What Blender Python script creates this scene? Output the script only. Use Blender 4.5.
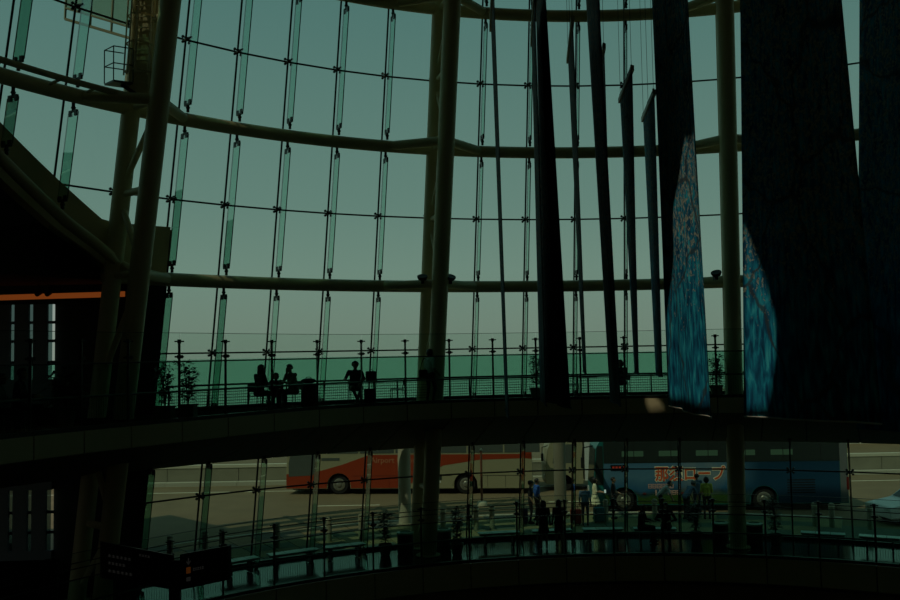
import bpy, bmesh, math, random
from math import sin, cos, pi, sqrt, hypot, atan2, radians
from mathutils import Vector, Matrix
from mathutils.geometry import delaunay_2d_cdt

for o in list(bpy.data.objects): bpy.data.objects.remove(o)
random.seed(7)
SC = bpy.context.scene
COL = SC.collection

# ------------------------------------------------------------------ camera
H = 7.1                                   # eye height above the street
FPX, PITCH, ROLL = 910.74, 0.0587, -0.0178
FW = Vector((0, cos(PITCH), sin(PITCH)))
_u = Vector((0, -sin(PITCH), cos(PITCH))); _r = Vector((1, 0, 0))
RT = _r*cos(ROLL) + _u*sin(ROLL)
UP = _u*cos(ROLL) - _r*sin(ROLL)
CAM = Vector((0, 0, H))
cd = bpy.data.cameras.new('camera'); cam = bpy.data.objects.new('camera', cd); COL.objects.link(cam)
cd.sensor_width = 36; cd.lens = FPX*36/900; cd.clip_end = 6000; cd.clip_start = .1
cam.matrix_world = Matrix((( RT.x, UP.x, -FW.x, 0), (RT.y, UP.y, -FW.y, 0), (RT.z, UP.z, -FW.z, H), (0, 0, 0, 1)))
SC.camera = cam

# ------------------------------------------------------------------ world, sun, exposure
w = bpy.data.worlds.new('hazy_sky'); SC.world = w; w.use_nodes = True
nt = w.node_tree; nt.nodes.clear()
wo = nt.nodes.new('ShaderNodeOutputWorld'); bg = nt.nodes.new('ShaderNodeBackground')
tc = nt.nodes.new('ShaderNodeTexCoord'); sx = nt.nodes.new('ShaderNodeSeparateXYZ'); cr = nt.nodes.new('ShaderNodeValToRGB')
nt.links.new(tc.outputs['Generated'], sx.inputs[0]); nt.links.new(sx.outputs['Z'], cr.inputs[0])
nt.links.new(cr.outputs[0], bg.inputs[0]); nt.links.new(bg.outputs[0], wo.inputs[0])
e = cr.color_ramp.elements
e[0].position = 0.0; e[0].color = (.232, .258, .222, 1)
e[1].position = 1.0; e[1].color = (.085, .175, .180, 1)
for p, c in ((.035, (.238, .278, .240, 1)), (.09, (.232, .298, .264, 1)), (.16, (.190, .270, .248, 1)), (.36, (.122, .218, .216, 1))):
    n = e.new(p); n.color = c
bg.inputs[1].default_value = 1.07

SUN = Vector((.4056, .4056, -.8192)).normalized()       # direction the light travels
sl = bpy.data.lights.new('sun', 'SUN'); sl.energy = 1.05; sl.angle = .0093; sl.color = (1, .90, .66)
so = bpy.data.objects.new('sun', sl); COL.objects.link(so)
so.rotation_euler = SUN.to_track_quat('-Z', 'Y').to_euler(); so.location = (-30, -20, 60)

SC.view_settings.view_transform = 'Standard'; SC.view_settings.look = 'None'
SC.view_settings.exposure = 0.0; SC.view_settings.gamma = 1.0; SC.view_settings.use_curve_mapping = False
SC.cycles.transparent_max_bounces = 40
SC.cycles.max_bounces = 8

# ------------------------------------------------------------------ geometry of the place: a leaning glass drum
AZ, R0, LEAN, T0, DT = .3694, 19.662, -.2008, -.3129, .0943
CX, CY = (34-R0)*sin(AZ), (34-R0)*cos(AZ)
def rad(z): return R0 + LEAN*(z-H-.149)                 # glass radius at absolute height z
def ang(k): return AZ + T0 + DT*k
def PT(k, r, z): a = ang(k); return Vector((CX + r*sin(a), CY + r*cos(a), z))
def ray(x, y): return FW + RT*((x-450)/FPX) - UP*((y-300)/FPX)
def onz(x, y, z): d = ray(x, y); return CAM + d*((z-H)/d.z)
def atd(x, y, t): return CAM + ray(x, y)*t
def polar(P): dx, dy = P[0]-CX, P[1]-CY; return hypot(dx, dy), (atan2(dx, dy)-AZ-T0)/DT
def interp(x, xs, ys):
    if x <= xs[0]: return ys[0]
    for i in range(len(xs)-1):
        if x <= xs[i+1]:
            t = (x-xs[i])/(xs[i+1]-xs[i]); return ys[i]*(1-t) + ys[i+1]*t
    return ys[-1]
F2 = H-1.6            # upper walkway floor
F1 = H-6.88           # lower walkway floor
SW = .15              # pavement outside
EDK = [-16, -10.2, -9, -7.9, -6.8, -5.8, -4.86, -3.86, -2, 0, 8]
EDR = [15.4, 15.35, 15.65, 16.05, 16.6, 16.93, 17.1, 17.18, 17.08, 17.0, 17.0]
def edge2(k): return (interp(k-.5, EDK, EDR)+interp(k, EDK, EDR)+interp(k+.5, EDK, EDR))/3
def edge1(k): return 17.55

# ------------------------------------------------------------------ materials
M = {}
def pmat(name, col, rough=.6, metal=0, var=0, scale=8, bump=0, spec=.4):
    m = bpy.data.materials.new(name); m.use_nodes = True; M[name] = m
    t = m.node_tree; b = t.nodes['Principled BSDF']
    b.inputs['Roughness'].default_value = rough; b.inputs['Metallic'].default_value = metal
    b.inputs['Specular IOR Level'].default_value = spec
    tx = t.nodes.new('ShaderNodeTexCoord'); nz = t.nodes.new('ShaderNodeTexNoise')
    nz.inputs['Scale'].default_value = scale; nz.inputs['Detail'].default_value = 3
    t.links.new(tx.outputs['Object'], nz.inputs['Vector'])
    mx = t.nodes.new('ShaderNodeMix'); mx.data_type = 'RGBA'
    v = var or .06
    mx.inputs[6].default_value = tuple(c*(1-v) for c in col)+(1,); mx.inputs[7].default_value = tuple(min(1, c*(1+v)) for c in col)+(1,)
    t.links.new(nz.outputs[0], mx.inputs[0]); t.links.new(mx.outputs[2], b.inputs['Base Color'])
    if bump:
        bp = t.nodes.new('ShaderNodeBump'); bp.inputs['Strength'].default_value = bump
        t.links.new(nz.outputs[0], bp.inputs['Height']); t.links.new(bp.outputs[0], b.inputs['Normal'])
    return m
def glass(name, tint, refl=1.45, frost=0.0, frostcol=(.8, .9, .85)):
    m = bpy.data.materials.new(name); m.use_nodes = True; M[name] = m
    t = m.node_tree; t.nodes.clear()
    out = t.nodes.new('ShaderNodeOutputMaterial'); tr = t.nodes.new('ShaderNodeBsdfTransparent')
    gl = t.nodes.new('ShaderNodeBsdfGlossy'); gl.inputs['Roughness'].default_value = .03
    fr = t.nodes.new('ShaderNodeFresnel'); fr.inputs[0].default_value = refl
    geo = t.nodes.new('ShaderNodeNewGeometry')
    mul = t.nodes.new('ShaderNodeMath'); mul.operation = 'MULTIPLY'; mul.inputs[1].default_value = .5
    mx = t.nodes.new('ShaderNodeMixShader')
    tr.inputs[0].default_value = tuple(sqrt(c) for c in tint)+(1,)
    # both faces of the sheet use the outside fresnel value, so a thin pane never goes opaque
    fr2 = t.nodes.new('ShaderNodeLayerWeight'); fr2.inputs[0].default_value = .18
    t.links.new(fr2.outputs['Fresnel'], mul.inputs[0])
    t.links.new(mul.outputs[0], mx.inputs[0]); t.links.new(tr.outputs[0], mx.inputs[1]); t.links.new(gl.outputs[0], mx.inputs[2])
    last = mx
    if frost:
        df = t.nodes.new('ShaderNodeBsdfTranslucent'); df.inputs[0].default_value = frostcol+(1,)
        m2 = t.nodes.new('ShaderNodeMixShader'); m2.inputs[0].default_value = frost
        t.links.new(mx.outputs[0], m2.inputs[1]); t.links.new(df.outputs[0], m2.inputs[2]); last = m2
    t.links.new(last.outputs[0], out.inputs[0])
    return m
def emat(name, col, s):
    m = bpy.data.materials.new(name); m.use_nodes = True; M[name] = m
    t = m.node_tree; t.nodes.clear()
    out = t.nodes.new('ShaderNodeOutputMaterial'); em = t.nodes.new('ShaderNodeEmission')
    em.inputs[0].default_value = tuple(col)+(1,); em.inputs[1].default_value = s
    t.links.new(em.outputs[0], out.inputs[0]); return m

pmat('pole_red', (.20, .075, .04), .6)
pmat('steel_cream', (.72, .60, .37), .45, var=.05)
pmat('gasket', (.008, .010, .009), .5)
pmat('spider_steel', (.05, .055, .05), .35, .6)
pmat('fin_edge', (.010, .030, .022), .3)
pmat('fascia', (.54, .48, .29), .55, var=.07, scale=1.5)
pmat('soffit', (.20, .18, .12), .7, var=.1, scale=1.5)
pmat('dark_joint', (.02, .02, .016), .8)
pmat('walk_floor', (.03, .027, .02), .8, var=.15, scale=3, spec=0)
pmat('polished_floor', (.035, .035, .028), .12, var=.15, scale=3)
pmat('dark_wall', (.48, .36, .21), .8, var=.2, scale=1)
pmat('parapet', (.80, .66, .40), .6, var=.05, scale=1)
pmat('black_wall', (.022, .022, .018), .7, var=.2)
pmat('roof_dark', (.55, .44, .27), .8, var=.1)
pmat('post_dark', (.045, .048, .042), .4, .5)
pmat('rail_black', (.008, .010, .009), .9, spec=0)
pmat('rail_steel', (.14, .155, .14), .3, .7)
pmat('road', (.20, .142, .076), .85, var=.25, scale=.6)
pmat('paving', (.27, .19, .10), .85, var=.35, scale=.7)
pmat('paving_dark', (.11, .115, .085), .85, var=.3, scale=.7)
pmat('line_white', (.75, .70, .52), .7)
pmat('kerb', (.45, .43, .33), .8)
pmat('concrete', (.26, .24, .17), .85, var=.2, scale=1.2)
pmat('concrete_pale', (.55, .51, .38), .8, var=.1, scale=2)
pmat('sea', (.30, .42, .34), .5, var=.1, scale=.01)
pmat('black', (.006, .006, .006), .6)
pmat('black_gloss', (.01, .01, .012), .25)
pmat('bench_top', (.78, .84, .84), .3, var=.05)
pmat('bench_leg', (.03, .03, .03), .5)
pmat('bin_body', (.06, .06, .05), .5)
pmat('bin_lid', (.50, .60, .54), .3)
pmat('bollard', (.30, .28, .20), .7, var=.15)
pmat('pot', (.20, .17, .12), .7, var=.15)
pmat('pot_grey', (.16, .17, .14), .7, var=.15)
pmat('soil', (.03, .022, .015), .95)
pmat('leaf', (.025, .055, .02), .6, var=.4, scale=20)
pmat('stem', (.05, .04, .025), .8)
pmat('red_paint', (.36, .048, .017), .35, var=.04)
pmat('cream_paint', (.37, .335, .205), .4, var=.04)
pmat('white_paint', (.72, .74, .70), .35, var=.03)
pmat('teal_paint', (.015, .17, .16), .4, var=.05)
pmat('bus_glass', (.03, .04, .036), .1, var=.1)
pmat('bus_glass_grey', (.10, .115, .10), .2, var=.1)
pmat('tyre', (.015, .015, .015), .8)
pmat('hub', (.30, .29, .24), .4, .5)
pmat('under', (.012, .013, .013), .9)
pmat('orange_lamp_red', (.16, .012, .008), .3)
pmat('letter_pale', (.50, .19, .10), .5)
pmat('letter_red', (.80, .13, .04), .5)
pmat('letter_cream', (.98, .92, .66), .5)
pmat('letter_pink', (.75, .45, .38), .5)
pmat('sign_black', (.008, .008, .008), .4)
pmat('skin', (.42, .24, .15), .6)
pmat('hair', (.012, .010, .008), .5)
pmat('hair_brown', (.10, .055, .025), .5)
for n, c in dict(c_black=(.012, .012, .013), c_char=(.035, .037, .036), c_grey=(.16, .17, .165), c_white=(.66, .66, .58), c_pale=(.42, .47, .44), c_blue=(.10, .17, .25),
                 c_royal=(.03, .12, .42), c_navy=(.015, .025, .055), c_yellow=(.42, .44, .07), c_jean=(.04, .06, .085), c_khaki=(.17, .155, .10), c_green=(.10, .13, .08),
                 c_red=(.30, .03, .02), c_cream=(.92, .86, .58), c_teal=(.02, .13, .15)).items():
    pmat(n, c, .85, var=.12, scale=30)
pmat('bar_alu', (.42, .37, .25), .45, .2)
pmat('wire', (.03, .035, .033), .5)
pmat('hem', (.80, .78, .68), .6)
pmat('table_top', (.20, .24, .21), .3)
pmat('room_panel', (.17, .19, .19), .7, var=.1)
glass('pane_glass', (.60, .76, .68))
glass('fin_glass', (.40, .84, .64))
glass('rail_glass', (.50, .80, .68))
glass('rail_glass_clear', (.86, .93, .89))
glass('side_glass', (.16, .24, .24))
glass('mesh_panel', (.60, .62, .46), frost=.12, frostcol=(.5, .45, .3))
emat('cove', (1.0, .23, .04), .13)
emat('sign_letter', (.9, .9, .8), .007)
emat('sign_orange', (1, .28, .03), .028)
emat('led', (1.0, .10, .05), .16)
emat('screen_glow', (.9, 1, .9), .45)
emat('bus_glow', (.45, .85, .45), .045)  # green glow laid on the bus windows for the lit interior

# printed cloth of the hanging banners: deep blue wood with gold leaves and branches
def banner_mat(name, gain):
    m = bpy.data.materials.new(name); m.use_nodes = True; M[name] = m
    t = m.node_tree; b = t.nodes['Principled BSDF']; b.inputs['Roughness'].default_value = .8; b.inputs['Specular IOR Level'].default_value = .15
    uv = t.nodes.new('ShaderNodeUVMap'); L = t.links.new
    def noise(s, d, vec, dist=0):
        n = t.nodes.new('ShaderNodeTexNoise'); n.inputs['Scale'].default_value = s; n.inputs['Detail'].default_value = d
        n.inputs['Distortion'].default_value = dist; L(vec, n.inputs['Vector']); return n
    def mapping(sc):
        mp = t.nodes.new('ShaderNodeMapping'); mp.inputs['Scale'].default_value = sc; L(uv.outputs[0], mp.inputs[0]); return mp.outputs[0]
    def ramp(src, stops):
        r = t.nodes.new('ShaderNodeValToRGB'); el = r.color_ramp.elements
        el[0].position, el[0].color = stops[0][0], stops[0][1]+(1,); el[1].position, el[1].color = stops[-1][0], stops[-1][1]+(1,)
        for p, c in stops[1:-1]: q = el.new(p); q.color = c+(1,)
        L(src, r.inputs[0]); return r.outputs[0]
    def mix(f, a, bb):
        x = t.nodes.new('ShaderNodeMix'); x.data_type = 'RGBA'; L(f, x.inputs[0]); L(a, x.inputs[6]); L(bb, x.inputs[7]); return x.outputs[2]
    streak = noise(3.2, 6, mapping((3.0, .55, 1)), .4)
    base = ramp(streak.outputs[0], [(.30, (.005, .04, .10)), (.45, (.010, .14, .27)), (.57, (.016, .33, .50)), (.68, (.06, .56, .68))])
    fl = noise(5.0, 12, mapping((2.6, 1.5, 1)), .8)
    # leaves thicker towards the upper part of the print
    sep = t.nodes.new('ShaderNodeSeparateXYZ'); L(uv.outputs[0], sep.inputs[0])
    hgt = t.nodes.new('ShaderNodeMapRange'); hgt.inputs[1].default_value = 1.0; hgt.inputs[2].default_value = 4.2; hgt.inputs[3].default_value = -.12; hgt.inputs[4].default_value = .11
    L(sep.outputs[1], hgt.inputs[0])
    ad = t.nodes.new('ShaderNodeMath'); ad.operation = 'ADD'; L(fl.outputs[0], ad.inputs[0]); L(hgt.outputs[0], ad.inputs[1])
    lf = ramp(ad.outputs[0], [(.59, (0, 0, 0)), (.66, (1, 1, 1))])
    leafc = ramp(noise(15, 2, mapping((1, 1, 1))).outputs[0], [(.35, (.12, .20, .20)), (.6, (.46, .50, .42))])
    c1 = mix(lf, base, leafc)
    vor = t.nodes.new('ShaderNodeTexVoronoi'); vor.feature = 'DISTANCE_TO_EDGE'; vor.inputs['Scale'].default_value = .42
    wob = noise(1.2, 3, mapping((1, 1, 1)))
    va = t.nodes.new('ShaderNodeVectorMath'); va.operation = 'MULTIPLY_ADD'; L(wob.outputs[1], va.inputs[0]); va.inputs[1].default_value = (.9, .9, 0)
    L(mapping((1.3, .75, 1)), va.inputs[2]); L(va.outputs[0], vor.inputs['Vector'])
    br = ramp(vor.outputs[0], [(.008, (.8, .8, .8)), (.022, (0, 0, 0))])
    brc = t.nodes.new('ShaderNodeRGB'); brc.outputs[0].default_value = (.05, .07, .085, 1)
    c2 = mix(br, c1, brc.outputs[0])
    gn = t.nodes.new('ShaderNodeMix'); gn.data_type = 'RGBA'; gn.blend_type = 'MULTIPLY'; gn.inputs[0].default_value = 1; L(c2, gn.inputs[6]); gn.inputs[7].default_value = gain+(1,); c2 = gn.outputs[2]
    L(c2, b.inputs['Base Color'])
    out = [n for n in t.nodes if n.type == 'OUTPUT_MATERIAL'][0]
    tl = t.nodes.new('ShaderNodeBsdfTranslucent'); L(c2, tl.inputs[0])
    ms = t.nodes.new('ShaderNodeMixShader'); ms.inputs[0].default_value = .08
    L(b.outputs[0], ms.inputs[1]); L(tl.outputs[0], ms.inputs[2]); L(ms.outputs[0], out.inputs[0])
banner_mat('banner_cloth', (1, 1, 1)); banner_mat('banner_cloth_grey', (.55, .30, .26))

# printed wrap of the blue bus: sky, clouds, hills and grass
def wrap_mat():
    m = bpy.data.materials.new('bus_wrap'); m.use_nodes = True; M['bus_wrap'] = m
    t = m.node_tree; b = t.nodes['Principled BSDF']; b.inputs['Roughness'].default_value = .4
    L = t.links.new
    tx = t.nodes.new('ShaderNodeTexCoord'); sp = t.nodes.new('ShaderNodeSeparateXYZ'); L(tx.outputs['Object'], sp.inputs[0])
    nz = t.nodes.new('ShaderNodeTexNoise'); nz.inputs['Scale'].default_value = .8; nz.inputs['Detail'].default_value = 4; L(tx.outputs['Object'], nz.inputs[0])
    add = t.nodes.new('ShaderNodeMath'); add.operation = 'MULTIPLY_ADD'; add.inputs[1].default_value = .7; L(nz.outputs[0], add.inputs[0]); L(sp.outputs['Z'], add.inputs[2])
    def ramp(src, lo, hi, stops):
        mr = t.nodes.new('ShaderNodeMapRange'); mr.inputs[1].default_value = lo; mr.inputs[2].default_value = hi; L(src, mr.inputs[0])
        r = t.nodes.new('ShaderNodeValToRGB'); el = r.color_ramp.elements
        el[0].position, el[0].color = stops[0][0], stops[0][1]+(1,); el[1].position, el[1].color = stops[-1][0], stops[-1][1]+(1,)
        for p, c in stops[1:-1]: q = el.new(p); q.color = c+(1,)
        L(mr.outputs[0], r.inputs[0]); return r.outputs[0]
    land = ramp(add.outputs[0], .3, 2.4, [(0, (.03, .06, .015)), (.36, (.045, .10, .02)), (.44, (.02, .06, .08)), (.52, (.03, .13, .25)), (.75, (.10, .23, .33)), (1, (.08, .20, .32))])
    blue = ramp(sp.outputs['Z'], .3, 2.3, [(0, (.01, .05, .10)), (.5, (.008, .055, .11)), (1, (.006, .045, .09))])
    # left half landscape with a bright cloud, right end darkened, shade painted into the blue
    side = ramp(sp.outputs['X'], -5.5, 5.5, [(.52, (0, 0, 0)), (.66, (1, 1, 1))])
    mx = t.nodes.new('ShaderNodeMix'); mx.data_type = 'RGBA'; L(side, mx.inputs[0]); L(land, mx.inputs[6]); L(blue, mx.inputs[7])
    cl = t.nodes.new('ShaderNodeTexNoise'); cl.inputs['Scale'].default_value = .9; L(tx.outputs['Object'], cl.inputs[0])
    vd = t.nodes.new('ShaderNodeVectorMath'); vd.operation = 'DISTANCE'; L(tx.outputs['Object'], vd.inputs[0]); vd.inputs[1].default_value = (-.9, -1.25, 1.75)
    ca = t.nodes.new('ShaderNodeMath'); ca.operation = 'MULTIPLY_ADD'; ca.inputs[1].default_value = 1.6; L(cl.outputs[0], ca.inputs[0]); L(vd.outputs['Value'], ca.inputs[2])
    cf = ramp(ca.outputs[0], 1.2, 2.6, [(0, (1, 1, 1)), (1, (0, 0, 0))])
    wh = t.nodes.new('ShaderNodeRGB'); wh.outputs[0].default_value = (.36, .38, .32, 1)
    m2 = t.nodes.new('ShaderNodeMix'); m2.data_type = 'RGBA'; L(cf, m2.inputs[0]); L(mx.outputs[2], m2.inputs[6]); L(wh.outputs[0], m2.inputs[7])
    L(m2.outputs[2], b.inputs['Base Color'])
wrap_mat()

# ------------------------------------------------------------------ mesh helpers
class MB:
    def __init__(s): s.v = []; s.f = []; s.m = []; s.cur = 0
    def add(s, vs, fs):
        b = len(s.v); s.v += [tuple(p) for p in vs]
        for f in fs: s.f.append(tuple(i+b for i in f)); s.m.append(s.cur)
        return s
    def box(s, c, d, R=None):
        x, y, z = (q/2 for q in d); c = Vector(c)
        vs = [Vector((a*x, b*y, e_*z)) for a in (-1, 1) for b in (-1, 1) for e_ in (-1, 1)]
        if R is not None: vs = [R @ q for q in vs]
        return s.add([q+c for q in vs], [(0, 1, 3, 2), (4, 6, 7, 5), (0, 4, 5, 1), (2, 3, 7, 6), (0, 2, 6, 4), (1, 5, 7, 3)])
    def beam(s, p0, p1, wd, ht):
        p0, p1 = Vector(p0), Vector(p1); d = p1-p0; L = d.length
        R = d.to_track_quat('X', 'Z').to_matrix(); return s.box((p0+p1)/2, (L, wd, ht), R)
    def tube(s, pts, r, n=10, caps=True, r1=None):
        pts = [Vector(p) for p in pts]; N = len(pts); rings = []
        for i, p in enumerate(pts):
            d = (pts[min(i+1, N-1)]-pts[max(i-1, 0)]).normalized()
            a = d.cross(Vector((0, 0, 1)));
            if a.length < .02: a = d.cross(Vector((0, 1, 0)))
            a.normalize(); b = d.cross(a)
            rr = r if r1 is None else r+(r1-r)*i/(N-1)
            rings.append([p + a*(cos(2*pi*j/n)*rr) + b*(sin(2*pi*j/n)*rr) for j in range(n)])
        vs = [q for g in rings for q in g]; fs = []
        for i in range(N-1):
            for j in range(n): fs.append((i*n+j, i*n+(j+1) % n, (i+1)*n+(j+1) % n, (i+1)*n+j))
        if caps: fs.append(tuple(range(n-1, -1, -1))); fs.append(tuple((N-1)*n+j for j in range(n)))
        return s.add(vs, fs)
    def lathe(s, prof, c=(0, 0, 0), n=16, R=None):
        c = Vector(c); vs = []; fs = []
        for r, z in prof:
            for j in range(n):
                q = Vector((r*cos(2*pi*j/n), r*sin(2*pi*j/n), z))
                vs.append((R @ q if R is not None else q)+c)
        N = len(prof)
        for i in range(N-1):
            for j in range(n): fs.append((i*n+j, i*n+(j+1) % n, (i+1)*n+(j+1) % n, (i+1)*n+j))
        fs.append(tuple(range(n-1, -1, -1))); fs.append(tuple((N-1)*n+j for j in range(n)))
        return s.add(vs, fs)
    def ball(s, c, d, n=10, m=7):
        c = Vector(c); vs = []; fs = []
        for i in range(m+1):
            t = pi*i/m
            for j in range(n): vs.append(c+Vector((d[0]*sin(t)*cos(2*pi*j/n), d[1]*sin(t)*sin(2*pi*j/n), d[2]*cos(t))))
        for i in range(m):
            for j in range(n): fs.append((i*n+j, (i+1)*n+j, (i+1)*n+(j+1) % n, i*n+(j+1) % n))
        return s.add(vs, fs)
    def extrude(s, poly, d):           # poly: 3D points, d: vector
        n = len(poly); d = Vector(d); vs = [Vector(p) for p in poly]+[Vector(p)+d for p in poly]
        fs = [tuple(range(n)), tuple(range(2*n-1, n-1, -1))]
        for i in range(n): fs.append((i, i+n, (i+1) % n+n, (i+1) % n))
        return s.add(vs, fs)
    def sweep(s, ks, prof):            # closed profile in (r, z) swept round the drum; prof may depend on k
        n = None; vs = []; fs = []
        for k in ks:
            p = prof(k); n = len(p); vs += [PT(k, r, z) for r, z in p]
        for i in range(len(ks)-1):
            for j in range(n): fs.append((i*n+j, i*n+(j+1) % n, (i+1)*n+(j+1) % n, (i+1)*n+j))
        fs.append(tuple(range(n-1, -1, -1))); fs.append(tuple((len(ks)-1)*n+j for j in range(n)))
        return s.add(vs, fs)
    def mesh(s, name, mats, smooth=False):
        me = bpy.data.meshes.new(name); me.from_pydata(s.v, [], s.f)
        for m in (mats if isinstance(mats, (list, tuple)) else [mats]): me.materials.append(M[m])
        me.polygons.foreach_set('material_index', s.m)
        bm = bmesh.new(); bm.from_mesh(me); bmesh.ops.recalc_face_normals(bm, faces=bm.faces); bm.to_mesh(me); bm.free()
        if smooth:
            me.polygons.foreach_set('use_smooth', [True]*len(me.polygons)); me.set_sharp_from_angle(angle=radians(50))
        return me
    def build(s, name, mats, parent=None, smooth=False):
        return link(name, s.mesh(name, mats, smooth), parent)
def link(name, data, parent=None):
    o = bpy.data.objects.new(name, data); COL.objects.link(o)
    if parent is not None: o.parent = parent
    return o
def empty(name, loc=(0, 0, 0), rz=0):
    o = link(name, None); o.location = loc; o.rotation_euler = (0, 0, rz); return o
def tag(o, label, cat, group=None):
    o['label'] = label; o['category'] = cat
    if group: o['group'] = group
    return o
def struct(o): o['kind'] = 'structure'; return o
def stuff(o): o['kind'] = 'stuff'; return o
def copy_tree(o, parent=None):
    c = o.copy(); COL.objects.link(c)
    if parent is not None: c.parent = parent
    for ch in [x for x in COL.objects if x.parent is o]: copy_tree(ch, c)
    return c
def frange(a, b, st):
    n = max(1, int(round((b-a)/st))); return [a+(b-a)*i/n for i in range(n+1)]
def drum(o, k): o.location = (CX, CY, 0); o.rotation_euler = (0, 0, -ang(k)); return o   # mesh written in the drum's own frame: x tangent, y radial

# ------------------------------------------------------------------ THE SETTING
KL, KR = -13, 9                      # glazed part of the drum
# glass wall, upper storeys
ZU = [F2+.03, H+.149, H+2.41, H+4.673, H+6.94, H+9.208, H+11.47, H+13.75]
ZL = [F1+.02, H-4.364, H-3.2]
g = .022
def pane_mesh(z0, z1):
    mb = MB(); h = DT/2
    def cor(sg, z, out): r = rad(z)+out; return (sg*(r*sin(h)-g), r*cos(h), z)
    a = [cor(-1, z0+g, 0), cor(1, z0+g, 0), cor(1, z1-g, 0), cor(-1, z1-g, 0)]
    b = [(x, y+.02, z) for x, y, z in a]
    mb.add(a+b, [(0, 1, 2, 3), (7, 6, 5, 4), (0, 4, 5, 1), (1, 5, 6, 2), (2, 6, 7, 3), (3, 7, 4, 0)])
    return mb.mesh('pane', 'pane_glass')
def seg(mb, r0z, r1z, wd, dp):       # a bar in the k=0 frame between two (r, z)
    (ra, za), (rb, zb) = r0z, r1z
    mb.add([(sx_*wd/2, r+dd*dp/2, z) for (r, z) in ((ra, za), (rb, zb)) for sx_ in (-1, 1) for dd in (-1, 1)],
           [(0, 1, 3, 2), (4, 6, 7, 5), (0, 4, 5, 1), (2, 3, 7, 6), (0, 2, 6, 4), (1, 5, 7, 3)])
def left_limit(k): return interp(k, [-14, -11.95, -10.12, -8.97], [8.15, 5.85, 3.83, 3.86])+H   # top of the solid parapet on the left
def glazing(name, ZZ, lo_k):
    win = struct(empty(name, (CX, CY, ZZ[0])))
    win.location = (0, 0, 0)
    meshes = [pane_mesh(ZZ[i], ZZ[i+1]) for i in range(len(ZZ)-1)]
    for i in range(len(ZZ)-1):
        for k in range(lo_k, KR):
            if k < -9 and ZZ[i+1] < left_limit(k+1)+.1: continue
            drum(link('pane', meshes[i], win), k+.5)
    mu = MB(); seg(mu, (rad(ZZ[0]), ZZ[0]), (rad(ZZ[-1]), ZZ[-1]), .052, .03)
    mm = mu.mesh('mullion_joint', 'gasket')
    for k in range(lo_k, KR+1):
        if k >= -9: drum(link('mullion_joint', mm, win), k)
        else:
            mb = MB(); z0 = left_limit(k)-.3; seg(mb, (rad(z0), z0), (rad(ZZ[-1]), ZZ[-1]), .052, .03); drum(mb.build('mullion_joint', 'gasket', win), k)
    for z in ZZ[1:-1]:
        ks = [k for k in range(lo_k, KR+1) if k >= -9 or z > left_limit(k)-1.6]
        mb = MB()
        for a, b in zip(ks[:-1], ks[1:]): mb.beam(PT(a, rad(z)-.005, z), PT(b, rad(z)-.005, z), .03, .05)
        mb.build('transom_joint', 'gasket', win)
    return win
window_1 = glazing('window_1', ZU, KL)
window_2 = glazing('window_2', ZL, -9)

# spider fittings: hub, four arms and the stub that reaches the fin
def spider_mesh():
    mb = MB(); 
    for sx_ in (-1, 1):
        for sz in (-1, 1):
            mb.tube([(0, -.10, 0), (sx_*.06, -.07, sz*.04), (sx_*.10, -.03, sz*.075)], .024, 6)
            mb.tube([(sx_*.10, -.045, sz*.075), (sx_*.10, .0, sz*.075)], .042, 8)
    mb.tube([(0, -.06, 0), (0, -.34, 0)], .035, 8)
    mb.tube([(0, -.13, 0), (0, -.06, 0)], .06, 8)
    return mb.mesh('spider_fitting', 'spider_steel')
spm = spider_mesh()
def put_spiders(win, zs, lo_k):
    for z in zs:
        for k in range(lo_k, KR):
            if k < -9 and z < left_limit(k)+.1: continue
            o = link('spider_fitting', spm, win); o.location = PT(k, rad(z), z); o.rotation_euler = (0, 0, -ang(k))
put_spiders(window_1, (ZU[1], ZU[3], ZU[5]), -13); put_spiders(window_2, (ZL[1],), -9)

# glass fins standing between the ring beams, each with two clamps
RING = [H+2.31, H+6.87, H+11.36]
def fin(win, k, z0, z1, clamp0=True, clamp1=True):
    def mid(z): return rad(z)-.50
    mb = MB(); hd = .215
    v = [(-.016, mid(z0)-hd, z0), (-.016, mid(z0)+hd, z0), (-.016, mid(z1)+hd, z1), (-.016, mid(z1)-hd, z1)]
    v += [(.016, y, z) for _, y, z in v]
    mb.add(v, [(0, 1, 2, 3), (7, 6, 5, 4)]); mb.cur = 1
    mb.add(v, [(0, 4, 5, 1), (1, 5, 6, 2), (2, 6, 7, 3), (3, 7, 4, 0)])
    f = drum(mb.build('glass_fin', ['fin_glass', 'fin_edge'], win), k)
    for z, sg, on in ((z0, -1, clamp0), (z1, 1, clamp1)):
        if not on: continue
        c = MB(); y = mid(z)
        c.box((0, y-.12, z-sg*.03), (.06, .11, .12)); c.box((0, y+.12, z-sg*.03), (.06, .11, .12)); c.box((0, y, z+sg*.04), (.06, .34, .05))
        c.tube([(0, y, z+sg*.04), (0, y, z+sg*.26)], .045, 8); c.ball((0, y, z+sg*.13), (.065, .065, .05), 8, 6)
        co = c.build('clamp', 'spider_steel', f)
    return f
def tube_left(k): return interp(k, [-14, -12.64, -12.13, -10.93, -10.33, -9.78], [6.9, 5.45, 4.94, 3.62, 3.06, 2.45])+H
for k in range(-13, KR):
    if (k+10) % 6 == 0: continue                       # a truss column stands here
    lo = RING[0]+.45 if k >= -9 else tube_left(k)+.50
    if RING[1]-.45-lo > .4: fin(window_1, k, lo, RING[1]-.45)
    fin(window_1, k, RING[1]+.45, RING[2]-.45)
    fin(window_1, k, RING[2]+.45, ZU[-1], True, False)
    if k >= -9:
        fin(window_1, k, F2+.12, RING[0]-.45)
        fin(window_2, k, F1+.10, H-3.35)

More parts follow.
